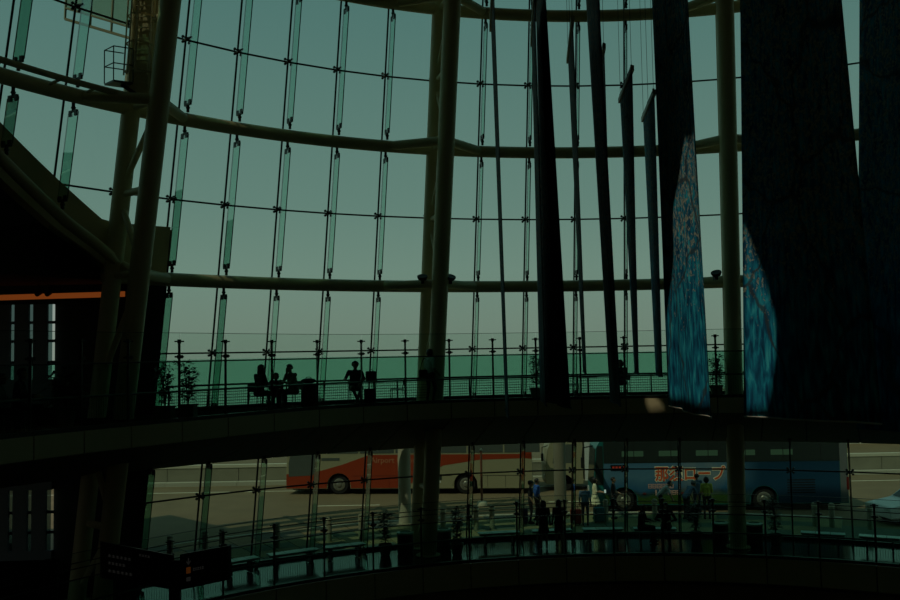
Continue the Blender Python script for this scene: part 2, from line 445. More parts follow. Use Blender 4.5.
# floors with fascia and sloping soffit panels
def slab(name, z, edge, fh, zs, rs, kfrom, kto, posts, fmat='walk_floor'):
    root = struct(empty(name)); ks = frange(kfrom, kto, .25)
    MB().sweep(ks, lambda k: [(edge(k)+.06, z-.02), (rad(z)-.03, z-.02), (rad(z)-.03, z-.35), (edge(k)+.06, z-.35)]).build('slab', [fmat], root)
    MB().sweep(ks, lambda k: [(edge(k)+.07, z-.3), (rs-.02, zs+.25), (rs-.02, zs+.03), (edge(k)+.09, z-fh+.03)]).build('backing', 'dark_joint', root)
    kk = [kfrom]+list(posts)+[kto]
    for a, b in zip(kk[:-1], kk[1:]):
        q = frange(a+.012, b-.012, .3)
        MB().sweep(q, lambda k: [(edge(k), z), (edge(k)+.05, z), (edge(k)+.05, z-fh), (edge(k), z-fh)]).build('fascia_panel', 'fascia', root)
        def sp(k):
            e0 = (edge(k)+.02, z-fh-.02); e1 = (rs-.05, zs)
            return [e0, e1, (e1[0], e1[1]+.05), (e0[0]+.04, e0[1]+.07)]
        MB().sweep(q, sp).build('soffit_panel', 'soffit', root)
    return root
PK2 = [-13.8, -12.89, -11.97, -11.07, -10.03, -8.98, -7.87, -6.77, -5.76, -4.80, -3.86, -2.95, -2.05, -1.13, -.22, .75, 1.62, 2.5, 3.3, 4.2, 5.1, 6.0, 6.9]
PK1 = [-7.38+.985*i for i in range(-6, 15)]
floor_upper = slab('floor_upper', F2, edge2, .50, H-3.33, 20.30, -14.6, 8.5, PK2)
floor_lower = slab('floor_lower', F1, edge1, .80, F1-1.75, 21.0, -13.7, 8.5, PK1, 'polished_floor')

MB().sweep(frange(-8.95, KR, .5), lambda k: [(rad(F2)-.10, F2-.3), (rad(F2)+.06, F2-.3), (rad(F2)+.06, F2+.09), (rad(F2)-.10, F2+.09)]).build('sill', 'post_dark', floor_upper)
MB().sweep(frange(-8.95, KR, .5), lambda k: [(rad(F1)-.10, F1-.3), (rad(F1)+.06, F1-.3), (rad(F1)+.06, F1+.09), (rad(F1)-.10, F1+.09)]).build('sill', 'post_dark', floor_lower)
# hall behind the truss column on the left
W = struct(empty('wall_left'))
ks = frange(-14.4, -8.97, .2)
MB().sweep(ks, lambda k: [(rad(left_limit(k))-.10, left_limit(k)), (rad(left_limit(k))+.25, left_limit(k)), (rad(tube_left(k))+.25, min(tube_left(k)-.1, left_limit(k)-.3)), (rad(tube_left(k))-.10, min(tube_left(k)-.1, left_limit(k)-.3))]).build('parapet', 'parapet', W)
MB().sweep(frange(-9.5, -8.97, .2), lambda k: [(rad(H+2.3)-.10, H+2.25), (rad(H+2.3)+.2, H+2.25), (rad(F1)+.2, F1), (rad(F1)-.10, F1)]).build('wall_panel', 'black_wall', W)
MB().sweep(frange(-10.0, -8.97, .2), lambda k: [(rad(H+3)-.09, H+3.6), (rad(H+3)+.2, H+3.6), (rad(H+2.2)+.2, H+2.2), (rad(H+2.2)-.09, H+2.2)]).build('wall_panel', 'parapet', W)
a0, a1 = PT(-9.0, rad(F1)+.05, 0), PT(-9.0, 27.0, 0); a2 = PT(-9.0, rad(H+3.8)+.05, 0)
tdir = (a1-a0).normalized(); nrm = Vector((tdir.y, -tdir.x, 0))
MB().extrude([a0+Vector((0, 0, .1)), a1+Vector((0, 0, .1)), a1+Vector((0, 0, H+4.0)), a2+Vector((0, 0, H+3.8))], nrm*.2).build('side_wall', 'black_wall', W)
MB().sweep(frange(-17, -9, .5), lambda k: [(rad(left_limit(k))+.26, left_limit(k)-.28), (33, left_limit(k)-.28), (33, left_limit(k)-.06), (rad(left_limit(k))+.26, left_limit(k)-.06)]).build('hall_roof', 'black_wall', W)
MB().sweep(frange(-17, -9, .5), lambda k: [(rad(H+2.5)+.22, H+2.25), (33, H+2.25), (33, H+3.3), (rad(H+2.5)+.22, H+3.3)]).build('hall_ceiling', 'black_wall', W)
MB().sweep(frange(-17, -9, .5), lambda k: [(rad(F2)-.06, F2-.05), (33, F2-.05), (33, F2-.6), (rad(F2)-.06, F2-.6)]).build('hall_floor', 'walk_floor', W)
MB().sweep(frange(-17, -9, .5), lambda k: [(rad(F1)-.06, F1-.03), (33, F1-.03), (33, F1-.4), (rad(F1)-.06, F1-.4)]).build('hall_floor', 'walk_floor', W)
# far window wall of the hall: upright panels with narrow glazed slits
p_r, p_l = Vector((a1.x, a1.y, 0)), Vector((a1.x-15, a1.y-1.0, 0))
dirw = (p_l-p_r).normalized(); nw = Vector((-dirw.y, dirw.x, 0))
window_3 = struct(empty('window_3'))
MB().extrude([p_r, p_l, p_l+Vector((0, 0, .5)), p_r+Vector((0, 0, .5))], nw*.2).build('sill', 'room_panel', window_3)
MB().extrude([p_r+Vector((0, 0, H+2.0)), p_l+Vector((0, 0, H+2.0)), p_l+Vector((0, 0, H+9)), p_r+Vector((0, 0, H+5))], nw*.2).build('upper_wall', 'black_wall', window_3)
MB().extrude([p_r+Vector((0, 0, H-4.5)), p_l+Vector((0, 0, H-4.5)), p_l+Vector((0, 0, F2+.95)), p_r+Vector((0, 0, F2+.95))], nw*.2).build('spandrel', 'room_panel', window_3)
x = .06
while x < 14.5:
    for z0, z1 in ((.5, H-4.5), (F2+.95, H+2.0)):
        MB().extrude([p_r+dirw*(x+.16)+Vector((0, 0, z0)), p_r+dirw*(x+.64)+Vector((0, 0, z0)), p_r+dirw*(x+.64)+Vector((0, 0, z1)), p_r+dirw*(x+.16)+Vector((0, 0, z1))], nw*.16).build('wall_panel', 'room_panel', window_3)
        MB().extrude([p_r+dirw*x+nw*.08+Vector((0, 0, z0)), p_r+dirw*(x+.16)+nw*.08+Vector((0, 0, z0)), p_r+dirw*(x+.16)+nw*.08+Vector((0, 0, z1)), p_r+dirw*x+nw*.08+Vector((0, 0, z1))], nw*.02).build('pane', 'side_glass', window_3)
    x += .64
for z in (H+1.36, H+.70, H-.05, H-5.3, H-6.0):
    MB().beam(p_r+nw*-.03+Vector((0, 0, z)), p_l+nw*-.03+Vector((0, 0, z)), .06, .10).build('window_bar', 'gasket', window_3)
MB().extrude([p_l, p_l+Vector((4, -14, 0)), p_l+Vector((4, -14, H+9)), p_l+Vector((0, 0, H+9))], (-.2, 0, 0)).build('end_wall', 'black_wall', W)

# lit cove running under the hall ceiling
c0, c1 = atd(-60, 299, 27.3), atd(124.5, 293.6, 27.3)
cv = empty('cove_light', c1)
def cover(p0, p1, h0, h1, d, mat, name, par):
    par_loc = par.location
    mb = MB(); mb.extrude([p0+Vector((0, 0, h0))-par_loc, p1+Vector((0, 0, h0))-par_loc, p1+Vector((0, 0, h1))-par_loc, p0+Vector((0, 0, h1))-par_loc], (0, d, 0)); mb.build(name, mat, par)
cover(c0, c1, -.09, .07, .05, 'cove', 'diffuser', cv); cover(c0, c1, .075, .50, .30, 'black_wall', 'housing', cv); cover(c0, c1, -.16, -.095, .1, 'black_wall', 'trim', cv)
tag(cv, 'long orange lit ceiling strip in the dark hall behind the left column', 'light')
for px in (38.5, 48.5):
    p = atd(px, 291, 26.9); sp_ = empty('track_spotlight', p); 
    MB().tube([(0, 0, .25), (0, 0, .0)], .03, 8).build('stem', 'black', sp_)
    MB().tube([(0, .10, -.03), (0, -.10, -.10)], .075, 12).build('lamp_head', 'black', sp_)
    tag(sp_, 'small black spotlight hanging in front of the orange ceiling strip', 'spotlight', 'spotlights by the orange strip')

# back of the drum, roof with unseen openings cut for the sun patches, atrium floor
BK = frange(KR, 2*pi/DT+KL, 1.0)
struct(MB().sweep(BK, lambda k: [(20.9, -5.3), (21.2, -5.3), (21.2, H+14.2), (20.9, H+14.2)]).build('wall_back', 'dark_wall'))
struct(MB().sweep(frange(KL-.5, KR, .5), lambda k: [(20.95, -5.3), (21.25, -5.3), (21.25, F1-.03), (20.95, F1-.03)]).build('wall_base', 'dark_wall'))
mb = MB(); n = 64; mb.add([(CX+21.2*cos(2*pi*i/n), CY+21.2*sin(2*pi*i/n), z) for z in (-5.3, -5.6) for i in range(n)], [tuple(range(n)), tuple(range(2*n-1, n-1, -1))]+[(i, i+n, (i+1) % n+n, (i+1) % n) for i in range(n)])
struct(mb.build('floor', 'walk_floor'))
# sun patches on two banners and walkway edge; roof openings shaped to throw them
B7L, B7R, B8L, B8R = 22.3, 19.4, 20.5, 18.3
def quad_pt(px, py, xl, xr, dl, dr):     # point on a banner from a pixel: depth runs between its two edges (in 1/depth)
    t = (px-xl)/(xr-xl); return atd(px, py, 1/((1-t)/dl+t/dr))
lit = [[quad_pt(x, y, xl, xr, B7L, B7R) for x, y, xl, xr in ((684, 138, 655, 696), (694, 134, 655, 696), (703.5, 300, 661, 705), (710, 417, 669, 711), (669.5, 406, 669, 711), (663, 315, 661, 705), (672, 225, 658, 700))],
       [quad_pt(x, y, xl, xr, B8L, B8R) for x, y, xl, xr in ((742.5, 222, 741, 863), (747, 232, 741, 863), (763, 275, 742, 870), (775, 320, 742, 876), (776, 355, 743, 878), (766, 400, 744, 880), (763, 419, 744, 882), (744.5, 417, 744, 882))],
       [atd(644.5, 394, 30.2), atd(652, 394, 30.2), atd(670, 417, 30.2), atd(650, 417, 30.2)]]
ZR = H+14.0
def up(P): t = (P.z-ZR)/SUN.z; return P-SUN*t
def roof_r(a):
    k = (a-AZ-T0)/DT
    while k > 2*pi/DT+KL: k -= 2*pi/DT
    while k < KL: k += 2*pi/DT
    return rad(ZR)-.05 if KL <= k <= KR else 21.2
N = 96; vs = [Vector((CX+roof_r(2*pi*i/N)*sin(2*pi*i/N), CY+roof_r(2*pi*i/N)*cos(2*pi*i/N))) for i in range(N)]
ed = [(i, (i+1) % N) for i in range(N)]; holes = []
for pl in lit:
    h = [up(p).xy for p in pl]; b = len(vs); vs += h; ed += [(b+i, b+(i+1) % len(h)) for i in range(len(h))]; holes.append(h)
res = delaunay_2d_cdt(vs, ed, [], 1, 1e-5)
def inside(p, poly):
    c = False; n = len(poly)
    for i in range(n):
        a, b = poly[i], poly[(i+1) % n]
        if (a.y > p.y) != (b.y > p.y) and p.x < (b.x-a.x)*(p.y-a.y)/(b.y-a.y)+a.x: c = not c
    return c
mb = MB(); V2 = res[0]; F = []
for f in res[2]:
    c = sum((V2[i] for i in f), Vector((0, 0)))/len(f)
    if not any(inside(c, h) for h in holes): F.append(tuple(f))
mb.add([(p.x, p.y, ZR) for p in V2], F)
ceiling = struct(mb.build('ceiling', 'roof_dark'))
for h in holes:
    m2 = MB(); nn = len(h)
    m2.add([(p.x, p.y, ZR) for p in h]+[(p.x, p.y, ZR+.12) for p in h], [(i, i+nn, (i+1) % nn+nn, (i+1) % nn) for i in range(nn)])
    m2.build('sun_opening_rim', 'gasket', ceiling)  # rim of an unseen opening, outlined to place one sun patch

# street, pavement, far kerb, sea
def ringplane(r0, r1, z, n=96): 
    mb = MB(); mb.add([(CX+r*cos(2*pi*i/n), CY+r*sin(2*pi*i/n), z) for r in (r0, r1) for i in range(n)], [(i, (i+1) % n, (i+1) % n+n, i+n) for i in range(n)]); return mb
struct(ringplane(21.3, 120, 0).build('ground_road', 'road'))
struct(ringplane(119, 5500, -1.5).build('ground_sea', 'sea'))
pave = struct(empty('ground_pavement'))
RK = 26.5
kcut = frange(-15, 3.8, .4)
for i, (ka, kb) in enumerate(zip(kcut[:-1], kcut[1:])):      # paving courses, radial bands
    rr = [21.27, 22.2, 23.15, 24.1, 25.05, RK-.2]
    for j in range(5):
        MB().sweep([ka+.008, kb-.008], lambda k: [(rr[j]+.008, SW-.1), (rr[j+1]-.008, SW-.1), (rr[j+1]-.008, SW), (rr[j]+.008, SW)]).build('paving_slab', 'paving_dark' if (i+2*j) % 5 < 2 else 'paving', pave) if -8.8 < ka < 6.4 and len(pave.children) < 290 else None
MB().sweep(frange(3.8, 9, .4), lambda k: [(21.27, .01), (24.6, .01), (24.6, SW), (21.27, SW)]).build('paving_strip', 'paving_dark', pave)
MB().sweep(frange(-15, 3.8, .4), lambda k: [(21.27, .01), (RK-.2, .01), (RK-.2, SW-.03), (21.27, SW-.03)]).build('bedding', 'concrete', pave)
for a, b in zip(frange(-15, 3.8, 1)[:-1], frange(-15, 3.8, 1)[1:]):
    MB().sweep([a+.006, a+.5, b-.006], lambda k: [(RK-.2, 0), (RK, 0), (RK, SW+.01), (RK-.2, SW+.01)]).build('kerb_stone', 'kerb', pave)

# ------------------------------------------------------------------ RING BEAMS AND TRUSS COLUMNS
def ring_beam(z, lo, hi, label):
    o = empty('ring_beam', PT(0, rad(z)-.45, z)); L0 = o.location.copy()
    MB().tube([PT(k, rad(z)-.45, z)-L0 for k in frange(lo, hi, .25)], .20, 12).build('ring_tube', 'steel_cream', o, True)
    for kc in (-10, -4, 2, 8):
        if kc < lo-.5: continue
        for sg in (-1, 1):
            if kc == -10 and sg < 0 and z < H+3: continue
            MB().tube([PT(kc, rad(z)-1.78, z)-L0, PT(kc+sg*.9, rad(z)-.60, z)-L0], .15, 10).build('corner_strut', 'steel_cream', o, True)
    tag(o, label, 'beam'); return o
ring_beam(RING[0], -10, KR, 'curved steel tube lowest of the ring beams, just above the walkway railing')
ring_beam(RING[1], -13.9, KR, 'curved steel tube ring beam at the foot of the ladder platform')
ring_beam(RING[2], -13.9, KR, 'curved steel tube topmost ring beam of the glass wall')
o = empty('stair_edge_tube', PT(-10, rad(RING[0])-.6, RING[0]))
MB().tube([PT(k, rad(tube_left(k))-.62, tube_left(k))-o.location for k in frange(-14, -9.9, .25)]+[PT(-9.95, rad(RING[0])-1.5, RING[0]+.05)-o.location], .15, 12).build('edge_tube', 'steel_cream', o, True)
tag(o, 'sloping steel tube climbing along the edge of the dark stair hall', 'tube')
MB_ = MB
def truss(kc, label):
    base = PT(kc, rad(F1)-1.8, F1); o = empty('truss_column', base); L0 = base.copy()
    zt = H+13.7
    fr = lambda z: PT(kc, rad(z)-1.8, z)-L0
    re = lambda z: PT(kc, rad(z)-.45, z)-L0
    MB().tube([fr(F1), fr(zt)], .275, 20).build('front_tube', 'steel_cream', o, True)
    MB().tube([re(F1), re(zt)], .25, 18).build('rear_tube', 'steel_cream', o, True)
    zs = [F1+.6, H-3.6+.4, H-1.0, RING[0], H+4.55, RING[1], H+9.1, RING[2], zt]
    for z in (H-4.6, RING[0]-.0, H+4.55, RING[1], H+9.1, RING[2]):
        MB().tube([fr(z), re(z)], .10, 10).build('strut', 'steel_cream', o, True)
    for za, zb in ((RING[0]+.25, H+4.35), (H+6.65, H+4.75), (RING[1]+.25, H+8.9), (RING[2]-.2, H+9.3), (H+2.05, H-.6), (H-4.4, H-2.6), (H-4.8, F1+.3)):
        MB().tube([fr(za), re(zb)], .085, 10).build('brace', 'steel_cream', o, True)
    for z, f_ in ((F1, fr), (F1, re)):
        p = f_(z); MB().lathe([(.42, 0), (.42, .03), (.31, .05)], p, 20).build('base_plate', 'steel_cream', o)
    tag(o, label, 'column'); return o
truss(-10, 'twin-tube steel truss column carrying the ladder and small caged platform')
truss(-4, 'twin-tube steel truss column behind the standing woman in white top')
truss(2, 'steel truss column rising beside the large dark blue banner')

# ------------------------------------------------------------------ FLOODLIGHTS on the lowest ring
for (fx, fy), lb in (((422.5, 281.5), 'black floodlight on the lowest ring tube, left of the middle column'), ((450.5, 281.5), 'black floodlight on the lowest ring tube, right of the middle column'), ((716.5, 277.5), 'black floodlight on the ring tube by the right column')):
    p = atd(fx, fy, 30.0); o = empty('floodlight', p); sgn = -1 if fx == 422.5 else 1
    MB().box((0, .1, -.02), (.10, .24, .10)).build('bracket', 'black', o)
    mb = MB(); Rm = Matrix.Rotation(.30*(1 if fx < 460 else -1)*(0 if sgn < 0 else 1), 3, 'Y') @ Matrix.Rotation(.45, 3, 'X')
    mb.lathe([(.05, -.09), (.14, -.05), (.175, .03), (.17, .07), (.12, .06)], (0, 0, .12), 18, Rm); mb.build('lamp_head', 'black', o, True)
    tag(o, lb, 'floodlight')

# ------------------------------------------------------------------ MAINTENANCE LADDER, PLATFORM, CATWALK TUBE
def pf(x, y, d=24.3): return atd(x, y, d)
lad = empty('access_ladder', pf(139, 92)); L0 = lad.location.copy()
def lad_p(px, z, dd): b = atd(px, 60, 24.3+dd); b2 = atd(px, 60, 24.3+dd); return Vector((b2.x, b2.y, z))-L0
zl0, zl1 = H+7.05, H+13.6
xx = Vector((1, 0, 0)); tilt = .055
for dx in (-.27, .27):
    MB().tube([Vector((dx, 0, 0)), Vector((dx+(zl1-zl0)*tilt, .0, zl1-zl0))], .045, 8).build('stile', 'steel_cream', lad)
for dx in (-.34, -.16, .02, .30):
    MB().tube([Vector((dx, -.42 if dx in (-.16, .02) else -.2, .4)), Vector((dx+(zl1-zl0)*tilt, -.42 if dx in (-.16, .02) else -.2, zl1-zl0))], .022, 6).build('cage_bar', 'steel_cream', lad)
z = .25
while z < zl1-zl0:
    MB().tube([Vector((-.27+z*tilt, 0, z)), Vector((.27+z*tilt, 0, z))], .018, 6).build('rung', 'steel_cream', lad); z += .30
z = .5
while z < zl1-zl0:
    c = z*tilt; MB().tube([Vector((-.34+c, 0, z)), Vector((-.34+c, -.2, z)), Vector((-.16+c, -.42, z)), Vector((.08+c, -.42, z)), Vector((.30+c, -.2, z)), Vector((.30+c, 0, z))], .022, 6).build('cage_hoop', 'steel_cream', lad); z += .75
MB().extrude([Vector((-.33, .06, 0)), Vector((.36, .06, 0)), Vector((.36+(zl1-zl0)*tilt, .06, zl1-zl0)), Vector((-.33+(zl1-zl0)*tilt, .06, zl1-zl0))], (0, .12, 0)).build('back_channel', 'steel_cream', lad)
tag(lad, 'steel ladder with safety cage climbing beside the left truss column', 'ladder')
pl = empty('caged_platform', pf(113.5, 79.5, 23.9))
NE, LF, RG, BA = (0, 0), (-.37, .34), (.42, .26), (.05, .60)
MB().extrude([(x_, y_, -.05) for x_, y_ in (NE, RG, BA, LF)], (0, 0, .05)).build('deck', 'spider_steel', pl)
for cx_, cy_ in (NE, LF, RG): MB().tube([(cx_, cy_, 0), (cx_, cy_, .90)], .016, 6).build('rail_post', 'spider_steel', pl)
for z in (.45, .90): MB().tube([BA+(z,), LF+(z,), NE+(z,), RG+(z,)], .016, 6).build('guard_rail', 'spider_steel', pl)
MB().tube([(.1, .3, -.05), (.45, .4, -.28)], .05, 8).build('support_arm', 'spider_steel', pl)
tag(pl, 'small caged steel platform at the foot of the ladder', 'platform')
ct = empty('catwalk_rail', atd(0, 61, 21.6)); L0 = ct.location.copy()
pts = [PT(k, rad(RING[1])-1.15, RING[1]+.12)-L0 for k in frange(-13.5, -10.0, .25)]
MB().tube(pts, .085, 8).build('rail_tube', 'steel_cream', ct, True)
for k in (-12.5, -11.5, -10.9): MB().tube([PT(k, rad(RING[1])-1.15, RING[1]+.12)-L0, PT(k, rad(RING[1])-.55, RING[1]+.05)-L0], .04, 6).build('bracket', 'steel_cream', ct)
tag(ct, 'thin steel tube running above the ring beam left of the ladder', 'rail')
# translucent screen outside the glass at the ladder top
sc_ = empty('outside_screen', PT(-10.6, rad(H+10.5)+.9, H+9.75)); L0 = sc_.location.copy()
d_ = 25.9
q = [atd(65, 19, d_), atd(131, 38.5, d_), atd(137, -60, d_), atd(70, -80, d_)]
def lerp2(u, v): return (q[0]*(1-u)+q[1]*u)*(1-v)+(q[3]*(1-u)+q[2]*u)*v
us = [0, .38, .70, 1.0]
for a, b in zip(us[:-1], us[1:]):
    for va, vb in ((.12, .5), (.5, .98)):
        MB().extrude([lerp2(a+.02, va)-L0, lerp2(b-.02, va)-L0, lerp2(b-.02, vb)-L0, lerp2(a+.02, vb)-L0], (0, .02, 0)).build('screen_panel', 'mesh_panel', sc_)
for u in us: MB().beam(lerp2(u, 0)-L0, lerp2(u, 1)-L0, .05, .05).build('screen_post', 'bar_alu', sc_)
for v, tk in ((0.0, .07), (.11, .05)): MB().beam(lerp2(0, v)-L0, lerp2(1, v)-L0, .06, tk).build('screen_rail', 'bar_alu', sc_)
tag(sc_, 'framed translucent beige screen outside the glass behind the ladder', 'screen')

# ------------------------------------------------------------------ BALUSTRADES
def balustrade(z, edge, posts, lo, hi, label, q=1.0, wires=()):
    o = empty('glass_balustrade', PT(0, edge(0)+.10, z)); L0 = o.location.copy()
    e_ = lambda k, off, zz: PT(k, edge(k)+off, z+zz)-L0
    MB().tube([e_(k, .10, 1.52*q) for k in frange(lo, hi, .25)], .019, 8).build('top_rail', 'post_dark', o, True)
    MB().tube([e_(k, .19, .76) for k in frange(lo, hi, .25)], .028, 8).build('handrail', 'rail_steel', o, True)
    bc = MB().sweep(frange(lo, hi, .25), lambda k: [(edge(k)+.04, z+.005), (edge(k)+.16, z+.005), (edge(k)+.16, z+.10), (edge(k)+.04, z+.10)]).build('base_channel', 'post_dark', o)
    bc.location = -L0
    ps = [p for p in posts if lo <= p <= hi]
    pm = MB(); pm.tube([(0, 0, 0), (0, 0, 2.06*q)], .034, 8); pm = pm.mesh('post', 'post_dark', True)
    cm = MB(); cm.box((0, 0, 0), (.24, .07, .035)); cm.tube([(0, 0, -.05), (0, 0, .05)], .05, 8); cm = cm.mesh('post_cap', 'post_dark')
    km = MB(); km.box((0, 0, 0), (.22, .08, .045)); km.box((0, -.03, .0), (.10, .12, .09)); km = km.mesh('collar', 'post_dark')
    for p in ps:
        po = link('post', pm, o); po.location = e_(p, .13, 0); po.rotation_euler = (0, 0, -ang(p))
        c = link('post_cap', cm, po); c.location = (0, 0, 2.03*q)
        c = link('collar', km, po); c.location = (0, 0, 1.64*q)
    for a, b in zip(ps[:-1], ps[1:]):
        for z0, z1, mt, nm in ((.10, 1.51*q, 'rail_glass', 'glass_panel'), (1.54*q, 2.24*q, 'rail_glass_clear', 'upper_glass')):
            kk = frange(a+.012, b-.012, .5)
            t = MB(); t.sweep(kk, lambda k: [(edge(k)+.085, z+z0), (edge(k)+.099, z+z0), (edge(k)+.099, z+z1), (edge(k)+.085, z+z1)])
            g_ = t.build(nm, mt, o); g_.location = -L0
        t = MB(); kk = frange(a, b, .5)
        for k0, k1 in zip(kk[:-1], kk[1:]): t.beam(e_(k0, .092, 2.245*q), e_(k1, .092, 2.245*q), .02, .012)
        t.build('glass_edge', 'fin_edge', o)
    t = MB(); arc = .0
    for k in frange(lo, hi, .045): t.beam(e_(k, .19, .2), e_(k, .19, .75), .007, .007)
    stuff(t.build('balusters', 'post_dark', o))
    for zw in wires: MB().tube([e_(k, .10, zw) for k in frange(lo, hi, .25)], .014, 6).build('wire_rail', 'post_dark', o, True)
    tag(o, label, 'balustrade')
balustrade(F2, edge2, PK2, -13.8, 6.9, 'tall glass balustrade with dark posts along the upper walkway edge')
balustrade(F1, edge1, PK1, -13.3, 6.4, 'tall glass balustrade with dark posts along the lower walkway edge', .915, (1.66, 1.80))
# railing along the inside of the glass wall, upper walkway
rl = empty('guard_railing', PT(0, 19.1, F2)); L0 = rl.location.copy()
rr = lambda k, zz: PT(k, rad(F2)-.85, F2+zz)-L0
MB().tube([rr(k, .77) for k in frange(-8.95, KR-1, .25)], .03, 8).build('top_rail', 'post_dark', rl, True)
for i in range(7): MB().tube([rr(k, .10+.09*i) for k in frange(-8.95, KR-1, .25)], .011, 6).build('rail_bar', 'rail_steel', rl, True)
for k in [-8.9+.72*i for i in range(24)]: MB().tube([rr(k, 0), rr(k, .77)], .026, 8).build('post', 'post_dark', rl)
tag(rl, 'low horizontal-bar railing against the glass on the upper walkway', 'railing')

# ------------------------------------------------------------------ BANNERS
def banner(tl, tr, bl, br, dl, dr, label, cloth='banner_cloth', bar=True, hem=False, wave=.05, seed=0):
    P = [atd(*tl, dl), atd(*tr, dr), atd(*bl, dl), atd(*br, dr)]
    base = (P[2]+P[3])/2; o = empty('hanging_banner', base)
    rnd = random.Random(seed); ph = rnd.random()*6
    nx, ny = 14, 30; vs = []; uvs = []
    wd = (P[3]-P[2]).length; ht = (P[0]-P[2]).length
    nr = (P[3]-P[2]).cross(Vector((0, 0, 1))).normalized()
    for j in range(ny+1):
        v = j/ny
        for i in range(nx+1):
            u = i/nx
            p = (P[2]*(1-u)+P[3]*u)*(1-v)+(P[0]*(1-u)+P[1]*u)*v
            a = (1-v)**.7*wave*(1 if 0 < i < nx else .3)
            p = p + nr*(a*sin(u*9+ph+v*1.5) + .4*a*sin(u*21+ph*2)) - base
            vs.append(p); uvs.append((u*wd+seed*13.7, v*ht))
    mb = MB(); mb.add(vs, [(j*(nx+1)+i, j*(nx+1)+i+1, (j+1)*(nx+1)+i+1, (j+1)*(nx+1)+i) for j in range(ny) for i in range(nx)])
    me = mb.mesh('cloth', cloth); ul = me.uv_layers.new(name='UVMap')
    for lp in me.loops: ul.data[lp.index].uv = uvs[lp.vertex_index]
    me.polygons.foreach_set('use_smooth', [True]*len(me.polygons))
    cl = link('cloth', me, o); sd = cl.modifiers.new('thickness', 'SOLIDIFY'); sd.thickness = .012
    ext = (P[1]-P[0]).normalized()*.10
    MB().beam(P[0]-base-ext, P[1]-base+ext, .09, .14).build('top_bar', 'bar_alu', o)
    for u in (.04, .5, .96):
        p = P[0]*(1-u)+P[1]*u-base; MB().box(p+Vector((0, 0, .10)), (.05, .05, .10)).build('hanger', 'bar_alu', o)
        MB().tube([p+Vector((0, 0, .1)), Vector((p.x, p.y, ZR-base.z))], .006, 4).build('wire', 'wire', o)
    MB().tube([Vector(vs[i])+Vector((0, 0, .0)) for i in range(nx+1)], .022, 6).build('bottom_hem', 'hem' if hem else cloth, o)
    tag(o, label, 'banner'); return o
banner((491, 28), (493.2, -21), (505.5, 409), (508.5, 418), 24.3, 21.1, 'very thin edge-on banner hanging just beside the middle truss column', cloth='banner_cloth_grey', seed=1, wave=.01)
banner((532, 43), (535, -5), (540.5, 399), (547, 406), 25.3, 22.2, 'pale strip of banner peeping out behind the broad black banner', cloth='banner_cloth_grey', seed=2, wave=.02)
banner((535.5, -25), (541, -82), (546.5, 401), (570, 408), 25.2, 21.9, 'black edge-on banner hanging past a potted plant on the walkway', cloth='banner_cloth_grey', seed=3)
banner((568, 60), (572.5, 20), (583, 371), (586, 374), 25.9, 22.8, 'thin short banner on a beige bar between the two black banners', cloth='banner_cloth_grey', seed=4, wave=.01)
banner((599, 76), (604, 47), (611, 372), (614, 375), 27.6, 24.6, 'short banner mostly hidden behind the second black banner', cloth='banner_cloth_grey', seed=5, wave=.02)
banner((584.5, -25), (594.5, -80), (609.5, 400), (621, 406), 25.5, 22.4, 'second black edge-on banner, covering a seated person on the walkway', cloth='banner_cloth_grey', seed=6)
banner((620, 100), (632, 69), (634.5, 372), (637.8, 374), 27, 24.1, 'narrow short blue banner with slanting beige top bar, the thinner of two', seed=7, wave=.02)
banner((643, 119), (654, 93), (656, 375), (661.8, 376.5), 27, 24.2, 'short blue banner with slanting top bar next to the sunlit banner', seed=8, wave=.02)
banner((651, -30), (683.5, -86), (669, 406), (711, 418), B7L, B7R, 'tall blue banner printed with branches, sunlit almost full length', hem=True, seed=9, wave=.07)
banner((739.7, -30), (835, -70), (744, 416.5), (882, 424), B8L, B8R, 'very wide dark blue tree banner, sunlit only along its lower edge corner', hem=True, seed=10, wave=.08)
banner((860, -40), (950, -90), (857, 428), (985, 438), 21.5, 19.0, 'wide dark banner overlapping behind the large tree banner', seed=11, wave=.08)

# ------------------------------------------------------------------ PEOPLE
def capsule(mb, a, b, ra, rb, n=10):
    a, b = Vector(a), Vector(b)
    mb.tube([a, b], ra, n, True, rb); mb.ball(a, (ra, ra, ra), n, 6); mb.ball(b, (rb, rb, rb), n, 6)
STAND = dict(pelvis=(0, 0, .93), chest=(0, .0, 1.27), neck=(0, .0, 1.44), head=(0, .02, 1.585),
             sh=[(-.175, 0, 1.385), (.175, 0, 1.385)], el=[(-.225, -.03, 1.12), (.225, -.03, 1.12)], wr=[(-.23, .07, .90), (.23, .07, .90)],
             hip=[(-.09, 0, .90), (.09, 0, .90)], kn=[(-.10, .03, .49), (.10, .03, .49)], an=[(-.10, -.03, .075), (.10, -.03, .075)], look=(0, 1, 0))
SIT = dict(pelvis=(0, 0, .52), chest=(0, .03, .86), neck=(0, .05, 1.03), head=(0, .09, 1.165),
           sh=[(-.175, .03, .975), (.175, .03, .975)], el=[(-.23, .10, .73), (.23, .10, .73)], wr=[(-.15, .32, .72), (.15, .32, .72)],
           hip=[(-.09, 0, .50), (.09, 0, .50)], kn=[(-.10, .42, .50), (.10, .42, .50)], an=[(-.10, .40, .075), (.10, .40, .075)], look=(0, 1, 0))
